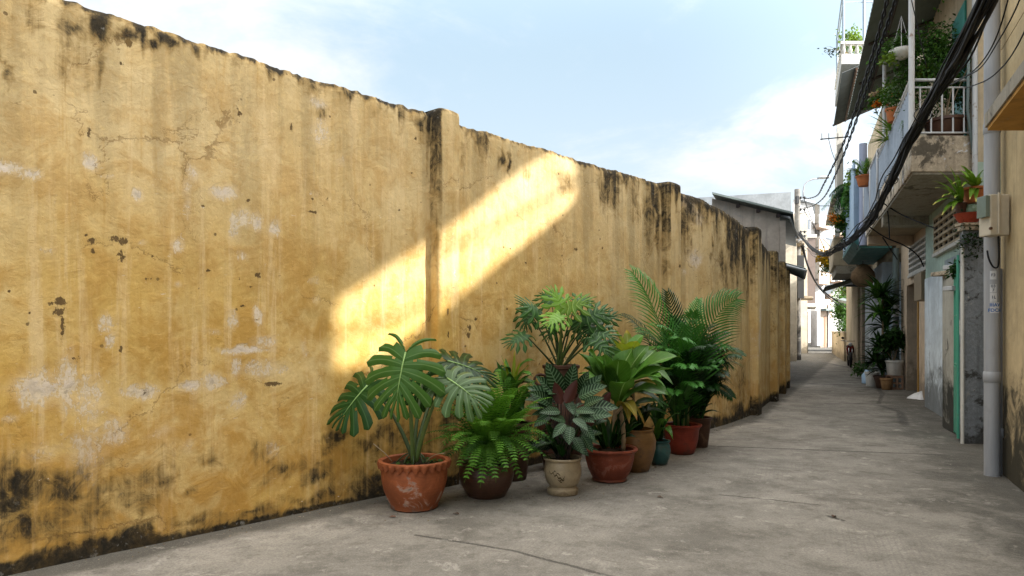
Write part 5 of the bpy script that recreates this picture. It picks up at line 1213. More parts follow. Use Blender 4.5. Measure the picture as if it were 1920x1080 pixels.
# --- 5 golden brown jar
c5_=(X(1192,6.85),6.85,0)
t5=thing('potted_strap_leaf_plant','leafy plant with yellow-green top leaves in a tall golden brown glazed jar','potted plant',c5_)
prof=[(0,0),(.125,0),(.135,.015),(.165,.10),(.195,.22),(.20,.30),(.185,.36),(.172,.385),(.170,.40),(.178,.408),(.176,.420),(.160,.42),(.155,.36)]
pot(t5,prof,c5_,M_gold); soil(t5,c5_,.156,.38,5)
m=MB(); cb_=at(1186,700,6.75); m.tube(bez(V((c5_[0],c5_[1],.38)),at(1188,760,6.8),at(1185,655,6.9),12),.014,7); m.build('cane',M_cane,t5,True)
top5=at(1180,668,6.9)
for k,(px,py,Y,sg,W,mt) in enumerate([(1128,612,6.7,.06,.12,M_dray),(1150,612,6.8,.05,.10,M_dray),(1160,640,6.5,.05,.13,M_dray),(1192,640,6.6,.02,.12,M_dray),(1205,628,7.0,.06,.11,M_dra),(1232,650,6.8,.08,.11,M_dra),(1175,618,7.1,.03,.1,M_dray),(1110,640,6.9,.08,.11,M_dra),(1215,690,6.6,.12,.11,M_dra),(1240,700,6.7,.12,.10,M_dra),(1262,722,6.5,.14,.10,M_dra),(1250,735,6.4,.1,.09,M_dra)]):
    strap(t5,top5+V((0,0,rnd.uniform(-.18,.02))),at(px,py,Y),sg,W*1.25,mt,k+3,shape=1.0)
for k in range(9):
    a=rnd.uniform(0,6.28); strap(t5,at(1188,770,6.8)+V((0,0,rnd.uniform(-.1,.25))),V((c5_[0]+math.cos(a)*.35,c5_[1]+math.sin(a)*.3,rnd.uniform(.5,.85))),.12,.10,M_drad,k+70)
# --- 6 teal pot
c6_=(X(1236,7.16),7.16,0)
t6=thing('potted_strap_leaf_plant','small plant with drooping dark leaves in a small teal glazed pot','potted plant',c6_)
prof=[(0,0),(.075,0),(.082,.01),(.105,.07),(.118,.14),(.112,.20),(.100,.225),(.112,.235),(.116,.25),(.106,.256),(.095,.25),(.09,.2)]
pot(t6,prof,c6_,M_tealg); soil(t6,c6_,.091,.225,6)
for k,(px,py,Y,sg,W,mt) in enumerate([(1262,825,6.9,.26,.10,M_dra),(1250,790,6.8,.2,.09,M_dra),(1225,785,6.9,.16,.08,M_drad),(1205,775,7.1,.18,.08,M_drad),(1250,750,6.9,.16,.08,M_drad),(1275,775,7.0,.16,.08,M_drad),(1222,740,7.1,.1,.08,M_drad),(1240,730,7.3,.1,.08,M_drad),(1262,742,6.8,.14,.05,M_drad),(1215,755,7.3,.1,.08,M_drad)]):
    strap(t6,V((c6_[0]+rnd.uniform(-.03,.03),c6_[1],.24)),at(px,py,Y),sg,W,mt,k+9)
# --- 7 and 8 palms
def arch(par,root,tip,lift,ll,seed,mat,npair=30,lw=.016,vee=.45,dr=.55,rr0=.009,nm='frond',hint=V((0,0,1))):
    mid=root.lerp(tip,.5)+V(((root.x-tip.x)*.18,(root.y-tip.y)*.18,lift)); cv=bez(root,mid,tip,18); L=sum((cv[i+1]-cv[i]).length for i in range(18))
    mb=palm_frond(L,npair,lw,ll,seed,vee,dr); bend_along(mb,cv,L,hint); mb.tube(cv,[rr0*(1-.85*i/18) for i in range(19)],5); return mb.build(nm,mat,par)
c7_=(X(1278,7.80),7.80,0)
t7=thing('potted_palm','large feathery areca palm in an oxblood red clay bowl','potted plant',c7_)
prof=[(0,0),(.13,0),(.14,.012),(.165,.08),(.185,.17),(.192,.26),(.205,.30),(.226,.32),(.226,.335),(.208,.34),(.186,.33),(.18,.27)]
pot(t7,prof,c7_,M_redg); soil(t7,c7_,.181,.30,7)
r_=random.Random(33); b7=V((c7_[0],c7_[1],.32))
def frondset(par,lst,base,mat,mat2,seed0):
    for k,(px,py,Y,lf,ll,hint) in enumerate(lst):
        arch(par,base+V((r_.uniform(-.08,.08),r_.uniform(-.06,.06),.0)),at(px,py,Y),lf,ll,seed0+k,mat if k%3!=2 else mat2,25,.021,.42,.5,.009,'frond',V(hint))
PF=[(1183,508,7.9,.45,.50,(.5,-.8,.3)),(1384,560,7.6,.62,.50,(-.2,-.9,.5)),(1250,545,8.0,.35,.34,(0,-.8,.5)),(1300,585,7.5,.50,.36,(0,-.3,1)),(1230,610,7.3,.55,.36,(0,-.4,1)),(1340,610,7.6,.5,.34,(0,-.4,1)),(1195,620,7.6,.55,.34,(0,-.4,1)),(1275,635,7.1,.55,.34,(0,-.5,1)),(1325,650,7.2,.5,.32,(0,-.5,1)),(1245,655,7.2,.5,.32,(0,-.5,1)),(1213,655,7.5,.45,.30,(0,-.5,1)),(1365,625,7.9,.5,.30,(0,-.4,1)),(1270,600,8.2,.4,.34,(0,-.6,1)),(1310,560,8.1,.4,.3,(0,-.6,1)),(1165,590,7.9,.5,.30,(.3,-.5,1)),(1290,690,7.0,.5,.30,(0,-.5,1)),(1335,690,7.3,.4,.28,(0,-.5,1)),(1240,700,7.2,.4,.26,(0,-.5,1)),(1310,725,7.0,.4,.25,(0,-.5,1)),(1265,740,7.0,.35,.22,(0,-.5,1))]
frondset(t7,PF,b7,M_palm,M_palmd,200)
for k in range(20):
    a=r_.uniform(0,6.28); el=r_.uniform(.2,1.2); L=r_.uniform(.9,1.25); tip=b7+V((math.cos(a)*math.cos(el)*L*.65,math.sin(a)*math.cos(el)*L*.5,.25+math.sin(el)*L*.92)); arch(t7,b7+V((math.cos(a)*.07,math.sin(a)*.07,0)),tip,.30,.30,300+k,M_palmd if k%3 else M_palm)
for k in range(8):
    a=k*.8; m=MB(); p=b7+V((math.cos(a)*.07,math.sin(a)*.07,-.04)); m.tube([p,p+V((math.cos(a)*.03,math.sin(a)*.03,.45))],[.013,.009],7); m.build('stem',plain('palm_stem',(.16,.17,.06),.6),t7,True)
c8_=(X(1308,8.26),8.26,0)
t8=thing('potted_palm','drooping dark fan-leaved palm in a brown clay pot, farthest of the row along the wall','potted plant',c8_)
prof=[(0,0),(.115,0),(.12,.01),(.135,.12),(.15,.25),(.156,.32),(.172,.335),(.174,.355),(.16,.36),(.148,.35),(.145,.3)]
pot(t8,prof,c8_,M_brownp); soil(t8,c8_,.146,.325,8)
b8=V((c8_[0],c8_[1],.34))
PF8=[(1390,668,7.9,.55,.30,(-.2,-.6,1)),(1372,745,8.0,.42,.26,(0,-.5,1)),(1345,680,7.7,.5,.28,(0,-.5,1)),(1360,705,7.7,.45,.26,(0,-.5,1)),(1330,640,8.0,.5,.28,(0,-.5,1)),(1350,655,8.3,.5,.28,(0,-.5,1)),(1340,730,7.7,.4,.25,(0,-.5,1)),(1320,700,7.7,.4,.25,(0,-.5,1))]
frondset(t8,PF8,b8,M_palmd,M_palm,400)
for k in range(46):          # fans of strap leaflets on thin canes
    a=r_.uniform(-2.6,.9); h=r_.uniform(.45,1.25); rd=r_.uniform(.05,.36); hub=V((c8_[0]+math.cos(a)*rd,c8_[1]+math.sin(a)*rd*.7,.34+h*.75)); d=V((math.cos(a),math.sin(a)*.7,.15)).normalized(); mb=MB(); nl=r_.randint(7,9)
    side=d.cross(V((0,0,1))).normalized()
    for q in range(nl):
        th=(q/(nl-1)-.5)*2.7; dd=(d*math.cos(th)+side*math.sin(th)); L=r_.uniform(.16,.25); tip=hub+dd*L+V((0,0,-L*r_.uniform(.25,.7))); mid=hub.lerp(tip,.5)+V((0,0,L*.25)); cv=bez(hub,mid,tip,5)
        l=simple_leaf(L*1.1,.026,.6,0,.1,nv=5,nu=2); bend_along(l,cv,L*1.1); mb.add(l.v,l.f,l.uv)
    mb.tube([b8+V((math.cos(a)*.06,math.sin(a)*.05,0)),b8.lerp(hub,.6)+V((0,0,.06)),hub],.005,5)
    mb.build('fan_leaf',M_palmd if k%3 else M_palm,t8)

# --- back row: brown pot on a tall eared jar, with the deep-lobed plant
c9_=(X(1052,6.88),6.88,0)
tj=thing('storage_jar','tall brown glazed jar with ring handles, hidden behind the striped plant and carrying a pot','jar',c9_)
prof=[(0,0),(.15,0),(.17,.02),(.22,.2),(.245,.42),(.235,.6),(.20,.70),(.185,.74),(.20,.76),(.20,.785),(.17,.79)]
pot(tj,prof,c9_,M_brownp,nm='jar_body')
m=MB(); 
for (px,py) in ((1014,712),):
    cc=at(px,py,6.72); m.tube([cc+V((math.cos(t)*.062-.0,0,math.sin(t)*.052)) for t in [k*.42+.6 for k in range(13)]],.014,7)
m.build('ear_handle',M_brownp,tj,True)
t9=thing('potted_philodendron','deep-lobed plant on upright stalks in a brown pot raised behind the striped plant','potted plant',(c9_[0],c9_[1],.79))
z9=.79; prof=[(0,0),(.14,0),(.15,.02),(.165,.16),(.172,.225),(.188,.235),(.190,.262),(.178,.268),(.165,.26),(.16,.2)]
prof=[(a,b+z9) for a,b in prof]; pot(t9,prof,c9_,M_brownp); soil(t9,c9_,.162,z9+.225,9)
b9=V((c9_[0]-.02,c9_[1],z9+.24))
PL=[((1012,590),6.75,(985,568),6.6,.38,(-.3,-.75,.6),0,1),((990,580),6.9,(985,610),6.8,.30,(-.2,-.8,.5),0,2),((985,628),6.6,(960,640),6.5,.30,(-.2,-.8,.45),0,3),((1056,585),6.7,(1045,560),6.7,.36,(0,-.7,.7),1,4),((1060,580),6.6,(1095,566),6.5,.36,(.1,-.75,.6),1,5),((1050,592),6.5,(1030,605),6.35,.30,(0,-.8,.6),1,6),((1092,600),6.6,(1140,578),6.6,.38,(.1,-.8,.5),0,7),((1100,605),6.7,(1120,640),6.55,.34,(.1,-.8,.4),0,8),((1110,620),6.6,(1150,630),6.5,.34,(.1,-.75,.5),0,9),((1112,635),6.5,(1145,665),6.4,.34,(.1,-.75,.5),0,10),((1035,570),6.9,(1020,552),7.0,.32,(-.1,-.8,.5),0,11),((1075,600),6.85,(1090,630),6.8,.28,(0,-.9,.3),0,12),((1040,605),6.85,(1030,630),6.8,.26,(0,-.9,.3),0,13),((1080,572),6.9,(1105,556),7.0,.30,(.1,-.8,.5),0,14),((1120,600),6.9,(1165,588),6.9,.3,(.1,-.8,.5),0,15)]
for (jp,jy,tp,ty,sz,nm,yl,sd) in PL:
    j=at(jp[0],jp[1],jy); tpt=at(tp[0],tp[1],ty); mb,mid=lobed_leaf(sz*.88,6,.50,.26,False,.38,.22,1.0,sd,140)
    lf=place(mb,j,tpt-j,V(nm)).build('leaf',M_phill if yl else M_phil,t9,True)
    mm=MB(); root=b9+V((rnd.uniform(-.03,.03),rnd.uniform(-.02,.02),-.02)); cv=bez(root,root.lerp(j,.5)+V(((root.x-j.x)*.15,0,.03 if abs(j.x-root.x)<.2 else -.03)),j,10); mm.tube(cv,[.014-.009*i/10 for i in range(11)],6); mm.build('stalk',M_stalk if yl or sd in (7,) else M_stalkd,t9,True)
for k in range(6):
    m=MB(); a=k*1.1; m.tube(bez(b9+V((0,0,.1)),b9+V((math.cos(a)*.12,math.sin(a)*.1,.14)),b9+V((math.cos(a)*.13,math.sin(a)*.1,-.02)),8),.003,4); m.build('root',M_stalkd,t9,True)

# --- small yellow-tipped plant between fern and the split leaf plant
c10_=(X(962,6.45),6.45,0)
t10=thing('potted_strap_leaf_plant','leafy plant with pale yellow shoots showing above the fern, against the wall','potted plant',c10_)
prof=[(0,0),(.12,0),(.13,.02),(.16,.3),(.175,.5),(.19,.52),(.185,.54),(.165,.53)]
pot(t10,prof,c10_,M_brownp); soil(t10,c10_,.166,.5,10)
for k,(px,py,Y,sg,W,mt) in enumerate([(938,662,6.3,.06,.05,M_dray),(965,655,6.4,.02,.04,M_dray),(975,678,6.2,.04,.05,M_dray),(990,685,6.2,.05,.09,M_dra),(990,708,6.1,.08,.10,M_dra),(978,715,6.0,.08,.09,M_dra),(940,690,6.2,.04,.10,M_dra),(930,675,6.4,.03,.09,M_drad),(948,672,6.5,.03,.09,M_dra),(1000,700,6.3,.06,.09,M_drad),(955,700,6.1,.06,.1,M_drad),(925,720,6.2,.06,.1,M_drad),(985,735,6.2,.1,.1,M_drad)]):
    strap(t10,at(958+rnd.uniform(-6,6),745,6.4),at(px,py,Y),sg,W,mt,k)
for k in range(22):
    a=rnd.uniform(0,6.28); z=rnd.uniform(.6,1.05); b=V((c10_[0]+math.cos(a)*.06,c10_[1]+math.sin(a)*.06,z)); strap(t10,b,b+V((math.cos(a)*.16,math.sin(a)*.14,rnd.uniform(-.08,.08))),.06,.08,M_drad if k%3 else M_dra,k+20)
m=MB(); cc=at(1003,719,6.25)

# dark filler leaves added low in the pots to deepen the shade between them
for (par,c,r0,z0,z1,n,W) in ((t3,c3_,.20,.36,.62,16,.08),(t4,c4_,.26,.34,.75,26,.07),(t5,c5_,.22,.44,.8,18,.08),(t7,c7_,.3,.4,1.0,30,.05),(t8,c8_,.25,.4,.9,24,.04),(t10,c10_,.2,.56,.9,14,.08)):
    for k in range(n):
        a=rnd.uniform(0,6.28); b=V((c[0]+math.cos(a)*.04,c[1]+math.sin(a)*.04,z0-.04)); q1=V((c[0]+math.cos(a)*r0*rnd.uniform(.5,1.2),c[1]+math.sin(a)*r0*rnd.uniform(.5,1),rnd.uniform(z0,z1))); strap(par,b,q1,.1,W,M_palmd if par in (t7,t8) else M_drad,k)
# ---------------- generic small plants for the right-hand side
def bush(par,c,rad,n,ls,mat,seed=0,name='foliage',twigs=True,asp=.5,clump=5):
    r=random.Random(seed); mb=MB(); cs=[]
    for _ in range(clump):
        while True:
            p=V((r.uniform(-1,1),r.uniform(-1,1),r.uniform(-1,1)))
            if p.length<1: break
        cs.append(V((p.x*rad[0]*.7,p.y*rad[1]*.7,p.z*rad[2]*.7)))
    for k in range(n):
        cc=cs[k%clump]; g_=V((r.gauss(0,.36)*rad[0],r.gauss(0,.36)*rad[1],r.gauss(0,.36)*rad[2])); p=V(c)+cc*r.uniform(.7,1.1)+g_*.9
        d=V((r.gauss(0,1),r.gauss(0,1),r.gauss(-.1,.7))).normalized(); nn_=V((r.gauss(0,.6),r.gauss(-.2,.6),1)).normalized()
        if abs(d.dot(nn_))>.95: nn_=V((1,0,0))
        L=ls*r.uniform(.6,1.3); x,y,z=frame(d,nn_); w=L*asp*.5
        vs=[p,p+y*L*.45+x*w-z*L*.05,p+y*L-z*L*.2,p+y*L*.45-x*w-z*L*.05]
        mb.add(vs,[(0,1,2,3)],[(0,0),(1,.5),(0,1),(-1,.5)])
    f=mb.build(name,mat,par)
    return f
def twigs(par,c,root,rad,n,r0,seed,mat=None,name='stem'):
    r=random.Random(seed); m=MB()
    for k in range(n):
        e=V(c)+V((r.uniform(-1,1)*rad[0],r.uniform(-1,1)*rad[1],r.uniform(-.3,.9)*rad[2])); m.tube(bez(V(root),V(root).lerp(e,.5)+V((0,0,.1*rad[2])),e,6),[r0*(1-.12*i) for i in range(7)],4)
    m.build(name,mat or M_cane,par)
def rosette(par,c,n,L,W,mat,seed=0,el=(.1,1.2),sag=.2,nm='leaf',shape=.55,one=True,flat=1.0):
    r=random.Random(seed); 
    big=MB()
    for k in range(n):
        a=r.uniform(0,6.28); e=r.uniform(*el); l=L*r.uniform(.7,1.1); b=V(c); tip=b+V((math.cos(a)*math.cos(e)*l,math.sin(a)*math.cos(e)*l*flat,math.sin(e)*l-.0)); mid=b.lerp(tip,.5)+V((0,0,sag*l)); cv=bez(b,mid,tip,7)
        ll=sum((cv[i+1]-cv[i]).length for i in range(7)); s=simple_leaf(ll,W,shape,0,.15,nv=7,nu=2,seed=k); bend_along(s,cv,ll); 
        if one: big.add(s.v,s.f,s.uv)
        else: s.build(nm,mat,par,True)
    if one: big.build(nm if nm!='leaf' else 'foliage',mat,par)
def smallpot(par,c,r,h,mat,rim=.012,nm='pot',taper=.72,dish=False):
    prof=[(0,0),(r*taper,0),(r*(taper+.03),.006),(r*.97,h*.82),(r*1.0,h*.83),(r+rim,h*.86),(r+rim,h),(r-.006,h),(r-.01,h*.85),(0.001,h*.84)]
    if dish: prof=[(0,0),(r*.6,0),(r*.8,h*.35),(r,h*.85),(r+rim,h),(r-.008,h),(r*.7,h*.4),(0.001,h*.25)]
    m=MB(); m.lathe(prof,c,24); return m.build(nm,mat,par,True,autosmooth=True)
M_otc=potmat('orange_clay',(.50,.16,.05),(.5,.3,.2),.25,.65)
M_rdish=potmat('red_plastic_dish',(.38,.06,.03),(.3,.1,.07),.2,.45)
# stack on the gate pillar
gx=V((X(1826,8.45),8.50,2.70)); 
rd=thing('plant_dish','shallow red dish on top of the mottled gate pillar','dish',(gx.x-.03,gx.y,2.73)); smallpot(rd,(gx.x-.03,gx.y,2.735),.155,.12,M_rdish,nm='dish',dish=True)
m=MB(); m.box(gx.x-.16,gx.x+.1,gx.y-.1,gx.y+.1,2.702,2.733); m.build('base_tile',M_slab,rd,bevel=.004)
gpot=thing('green_jar','small round pale green glazed jar standing in the red dish','jar',(gx.x+.0,gx.y,2.77)); m=MB(); m.lathe([(0,0),(.07,0),(.105,.05),(.11,.10),(.09,.15),(.075,.165),(.001,.166)],(gx.x+.0,gx.y,2.80),20); m.build('jar_body',potmat('pale_green_glaze',(.22,.32,.22),(.3,.3,.2),.3,.35,glaze=True),gpot,True)
sp1=thing('potted_spider_lily','orange clay pot of strap leaves stacked on the pale green jar by the pipe','potted plant',(gx.x+.03,gx.y,2.98))
smallpot(sp1,(gx.x+.06,gx.y,2.985),.155,.19,M_otc)
M_lily=leafmat('bright_strap_leaf',(.16,.34,.045),rib=(.26,.44,.10),rough=.38,ribw=.06,tr=.35,tipc=(.5,.45,.12))
for k,(px,py,Y) in enumerate([(1800,310,8.3),(1815,325,8.2),(1848,318,8.4),(1790,330,8.3),(1785,345,8.2),(1840,335,8.1),(1830,380,8.1),(1818,375,8.1),(1803,350,8.1),(1850,345,8.3),(1812,318,8.7),(1795,320,8.7)]): strap(sp1,V((gx.x+.05,gx.y,3.16)),at(px,py,Y),.12,.075,M_lily,k,wave=.02)
sp2=thing('potted_spider_lily','small brown pot of arching strap leaves, left in the pot stack on the pillar','potted plant',(gx.x-.17,gx.y-.02,2.83))
smallpot(sp2,(gx.x-.135,gx.y-.01,2.835),.065,.15,M_brownp,.006)
for k,(px,py,Y) in enumerate([(1747,340,8.4),(1752,353,8.3),(1748,385,8.2),(1765,405,8.2),(1785,395,8.1),(1770,330,8.6),(1758,320,8.5),(1780,312,8.5),(1795,330,8.4),(1778,365,8.2),(1765,370,8.3),(1800,350,8.3),(1790,372,8.15)]): strap(sp2,V((gx.x-.13,gx.y,2.98)),at(px,py,Y),.14,.07,M_lily,k+40,wave=.02)
rsb=thing('hanging_plant','withered dark plant hanging in the shade under the pots, beside the green gate','plant',tuple(at(1790,500,9.0)))
bush(rsb,at(1825,455,8.4),(.20,.05,.38),260,.05,M_bushd,5); bush(rsb,at(1790,505,9.0),(.16,.1,.12),160,.08,M_bushd,6,'lower_foliage')
wbk=thing('white_bracket','white plastic shelf bracket with two trays mounted above the green gate','bracket',tuple(at(1786,530,9.2)))
for py in (505,545): m=MB(); p=at(1787,py,9.2); m.box(p.x-.08,p.x+.08,9.1,9.3,p.z,p.z+.06); m.build('tray',M_white,wbk,bevel=.01)
# balcony bowl with shrub
bb=F(9.30,1.98,3.99); bw=thing('potted_shrub','wide dark brown bowl on the balcony floor with a tall small-leaved shrub behind the railing','potted plant',tuple(bb)); smallpot(bw,tuple(bb),.26,.27,M_darkclay,.02)
bush(bw,bb+V((0,.1,.95)),(.42,.25,.65),1500,.06,M_bush,7,clump=9); bush(bw,bb+V((.2,.1,.7)),(.3,.25,.5),500,.06,M_bushd,8,'inner_foliage',clump=6); twigs(bw,bb+V((0,.1,.8)),bb+V((0,0,.25)),(.35,.2,.6),8,.010,9)
hb=thing('hanging_basket','white hanging basket overflowing with ferny green foliage behind the white post','hanging basket',tuple(at(1685,95,9.6)))
hc=at(1690,98,9.6); m=MB(); m.lathe([(0.001,-.10),(.08,-.09),(.14,-.03),(.16,.03),(.15,.03),(.001,.02)],tuple(hc),18); m.build('basket',M_white2,hb,True)
bush(hb,at(1700,85,9.7),(.36,.25,.22),1300,.06,M_bush,12,clump=8); bush(hb,at(1715,150,9.8),(.32,.25,.42),1500,.06,M_bush,13,'trailing_foliage',clump=9); bush(hb,at(1668,112,9.5),(.10,.1,.12),160,.06,M_bushl,14,'young_foliage')
m=MB(); top=at(1690,30,9.9)
for k in range(3): m.tube([hc+V((math.cos(k*2.1)*.14,math.sin(k*2.1)*.14,.03)),top],.004,4)
m.build('hanger',M_white,hb)
hb2=thing('climbing_plant','dense leafy climber filling the upper balcony beside the cream wall','climber',tuple(at(1765,130,10.2)))
bush(hb2,at(1762,110,10.2),(.42,.3,.42),2200,.07,M_bush,15,clump=12); bush(hb2,at(1800,150,9.9),(.3,.3,.4),900,.06,M_bushd,16,'inner_foliage',clump=7); bush(hb2,at(1735,135,9.6),(.10,.1,.10),120,.07,M_bushl,17,'young_foliage')
# orange flowers box
ofp=thing('flowering_plant','orange flowering plant hanging on the outside of the balcony rail','plant',tuple(at(1655,190,11)))
bush(ofp,at(1652,188,11),(.20,.2,.17),420,.06,M_bush,18); bush(ofp,at(1647,195,10.9),(.10,.08,.06),90,.055,M_orf,19,'flowers',asp=.9,clump=3); bush(ofp,at(1660,165,11.1),(.16,.15,.12),260,.07,M_bushl,20,'young_foliage'); bush(ofp,at(1641,176,10.9),(.06,.06,.03),30,.05,M_pinkf,21,'pale_flowers',asp=.9,clump=2)
op=thing('potted_geranium','orange clay pot with a bushy green plant hooked on the sloping balcony rail','potted plant',tuple(at(1674,225,10.6)))
oc=at(1675,229,10.6); smallpot(op,tuple(oc),.105,.21,M_otc,.012); bush(op,oc+V((.02,0,.36)),(.30,.2,.22),800,.055,M_bush,22,clump=7); bush(op,at(1685,177,10.6),(.12,.05,.02),40,.045,M_orf,23,'flowers',asp=.9,clump=3)
ow=thing('air_plant','spiky silver green air plant tied below the orange pot','plant',tuple(at(1660,240,10.9))); rosette(ow,at(1672,245,10.8),26,.42,.04,M_lily,24,(-.2,1.0),.12,flat=.6)
ow2=thing('air_plant','yellow green strap plant tied to the sloping rail foot','plant',tuple(at(1662,262,11))); rosette(ow2,at(1664,263,11.2),24,.40,.035,M_bushl,25,(-.3,.9),.12,flat=.6)
tr_=thing('hanging_fern','narrow green trailing fern hung against the corrugated cladding','fern',tuple(at(1694,245,9.8)))
for k in range(9):
    root=at(1698,222,9.7); tip=at(1682+k*4,250+(k*37%30),9.65); mid=root.lerp(tip,.5)+V((0,-.08,.12)); cv=bez(root,mid,tip,8); L=sum((cv[i+1]-cv[i]).length for i in range(8)); mb=frond_fern(L,14,.10,k); bend_along(mb,cv,L); mb.build('frond',M_bush,tr_)
# fern pot at the blue balcony
fp=thing('potted_fern','orange clay pot with a bright bushy fern on a bracket by the sky blue panel','potted plant',tuple(at(1622,349,14.5)))
fc=at(1622,349,14.5); smallpot(fp,tuple(fc),.175,.22,M_otc,.015)
r_=random.Random(77)
for k in range(38):
    a=r_.uniform(0,6.28); e=r_.uniform(.1,1.3); root=fc+V((0,0,.2)); tip=root+V((math.cos(a)*math.cos(e)*.48,math.sin(a)*math.cos(e)*.3,math.sin(e)*.42)); cv=bez(root,root.lerp(tip,.5)+V((0,0,.14)),tip,7); L=sum((cv[i+1]-cv[i]).length for i in range(7)); mb=frond_fern(L,14,.11,k); bend_along(mb,cv,L); mb.build('frond',M_fern if k%2 else M_bushl,fp)
hp1=thing('hanging_plant','long drooping palm-like plant hanging from the concrete shelf over the alley','plant',tuple(at(1585,380,19)))
hc1=at(1590,352,19); 
for k in range(16):
    a=r_.uniform(2.0,4.4); tip=hc1+V((math.cos(a)*r_.uniform(.2,.75),math.sin(a)*.3,-r_.uniform(.1,.8))); arch(hp1,hc1,tip,.35,.22,500+k,M_palmd if k%2 else M_palm,14,.03,.2,.8,.012)
bush(hp1,at(1597,372,18.5),(.25,.2,.75),900,.12,M_bush,31,clump=7); bush(hp1,at(1600,330,18),(.25,.2,.3),300,.12,M_bushl,32,'young_foliage')
hp2=thing('hanging_plant','yellow green bushy plant with orange flowers on the lower ledge beyond the hanging palm','plant',tuple(at(1580,425,20)))
bush(hp2,at(1580,425,20),(.30,.25,.28),600,.12,M_bush,33); bush(hp2,at(1566,412,20),(.2,.2,.18),90,.09,M_orf,34,'flowers',asp=.8); bush(hp2,at(1575,415,20),(.3,.2,.25),200,.11,M_bushl,35,'young_foliage')
bush(hp2,at(1586,450,20),(.12,.12,.45),240,.10,M_bushd,36,'trailing_foliage')
ry=thing('yellow_shrub','yellow-leaved sunlit shrub on a far balcony beyond the cable bundle','shrub',tuple(at(1546,488,48))); bush(ry,at(1545,486,48),(.55,.4,.7),500,.22,M_yef,37,'flowers',asp=.8,clump=7); bush(ry,at(1556,500,48),(.6,.4,.9),500,.22,M_bushl,38,clump=7)
gr=thing('leafy_tree','green leafy tree rising over the garden wall at the alley bend','tree',tuple(at(1583,640,34))); 
m=MB(); m.tube(bez(V((at(1590,640,36).x,36,0)),at(1588,600,36),at(1584,570,36),8),[.10,.09,.08,.07,.07,.06,.05,.04,.03],7); m.build('trunk',M_cane,gr,True)
for (px,py,Y,rr,n,mt,sd) in ((1582,590,35,(.45,.6,1.0),1300,M_bush,40),(1575,560,36,(.5,.6,.8),800,M_bushl,41),(1588,625,34,(.35,.5,.9),900,M_bush,42),(1590,540,36,(.4,.5,.5),400,M_bushd,43)): bush(gr,at(px,py,Y),rr,n,.16,mt,sd,clump=8,name='crown')
rt=thing('rooftop_plant','sunlit yellow green shrub on the pale roof terrace','shrub',tuple(at(1595,85,18.2))); bush(rt,at(1597,82,18.2),(.40,.4,.35),900,.10,M_bushl,44,clump=8); bush(rt,at(1562,95,17.6),(.32,.2,.10),60,.09,M_bushd,45,'trailing_foliage',clump=5)
twigs(rt,at(1575,95,17.8),at(1590,100,18),(.5,.2,.1),8,.008,47)
# potted plants by the green pipe
bx=thing('potted_dracaena','tall many-tiered dark dracaena in a grey pot beside the dark green drain pipe','potted plant',tuple(gnd(1655,722)))
def tier(par,px,py,Y,n,L,W,seed,mt): rosette(par,at(px,py,Y),n,L,W,mt,seed,(-.5,1.1),.25,flat=.6)
c_=gnd(1668,722); c_.y=16.4; c_.x=X(1656,16.6)
dk=thing('crate','small open brick-brown crate set under the white pot','crate',(X(1676,16.3),16.3,0))
kx=X(1677,16.35); 
m=MB()
for z in (0,.13,.27): m.box(kx-.14,kx+.14,16.22,16.25,z,z+.035); m.box(kx-.14,kx+.14,16.47,16.50,z,z+.035)
for xx in (-.14,-.015,.11):
    m.box(kx+xx,kx+xx+.03,16.215,16.245,.0,.305)
    m.box(kx+xx,kx+xx+.03,16.475,16.505,.0,.305)
m.box(kx-.14,kx+.14,16.22,16.5,.306,.33); m.build('crate_frame',plain('brick_brown',(.28,.17,.11),.8),dk)
wp=thing('potted_shrub','white tub of leafy plants on the brown crate at the dark green pipe','potted plant',(kx,16.36,.33)); smallpot(wp,(kx,16.36,.335),.185,.36,M_white2,.015,taper=.78)
bush(wp,V((kx-.1,16.4,1.15)),(.35,.2,.35),500,.16,M_bushd,51,asp=.5,clump=6); twigs(wp,V((kx-.1,16.4,1.1)),V((kx,16.36,.65)),(.25,.1,.3),6,.008,52)
cy=V((X(1657,16.7),16.7,0)); bx.location=cy; ORG[bx.name]=cy
smallpot(bx,tuple(cy),.22,.30,M_darkclay,.015)
for (px,py,n,L,sd) in ((1655,555,34,.75,1),(1648,590,34,.70,2),(1660,615,30,.65,3),(1645,560,26,.6,4),(1668,580,26,.55,9)): tier(bx,px,py,16.7,n,L,.12,60+sd,M_drad if sd%2 else M_dra)
for (px,py,n,L,sd) in ((1650,655,40,.6,5),(1640,680,36,.5,6),(1665,670,34,.5,7),(1655,695,30,.45,8)): tier(bx,px,py,16.6,n,L,.10,60+sd,M_drad)
m=MB(); m.tube([cy+V((0,0,.25)),at(1655,640,16.7),at(1656,555,16.7)],.03,7); m.build('stem',M_cane,bx,True)
yb=thing('flower_pot','ochre clay pot wedged between the dark pot and the crate','pot',(X(1663,16.25),16.25,0)); smallpot(yb,(X(1662,16.2),16.2,0),.13,.27,potmat('ochre_clay',(.35,.2,.09),(.4,.3,.2),.3,.6),.01)
gb=thing('plastic_bucket','grey white plastic bucket behind the dark pot, nearest the pale blue wall','bucket',(X(1634,17.3),17.3,0)); smallpot(gb,(X(1635,17.2),17.2,0),.16,.36,M_white2,.012,taper=.8)
bl=thing('plastic_jug','small pale blue plastic jug on the ground by the blue wall','jug',(X(1624,18.2),18.2,0)); m=MB(); m.lathe([(0,0),(.11,0),(.12,.02),(.12,.22),(.06,.30),(.04,.36),(.001,.37)],(X(1625,18.1),18.1,0),14); m.build('jug_body',plain('pale_blue_plastic',(.40,.55,.70),.4),bl,True)
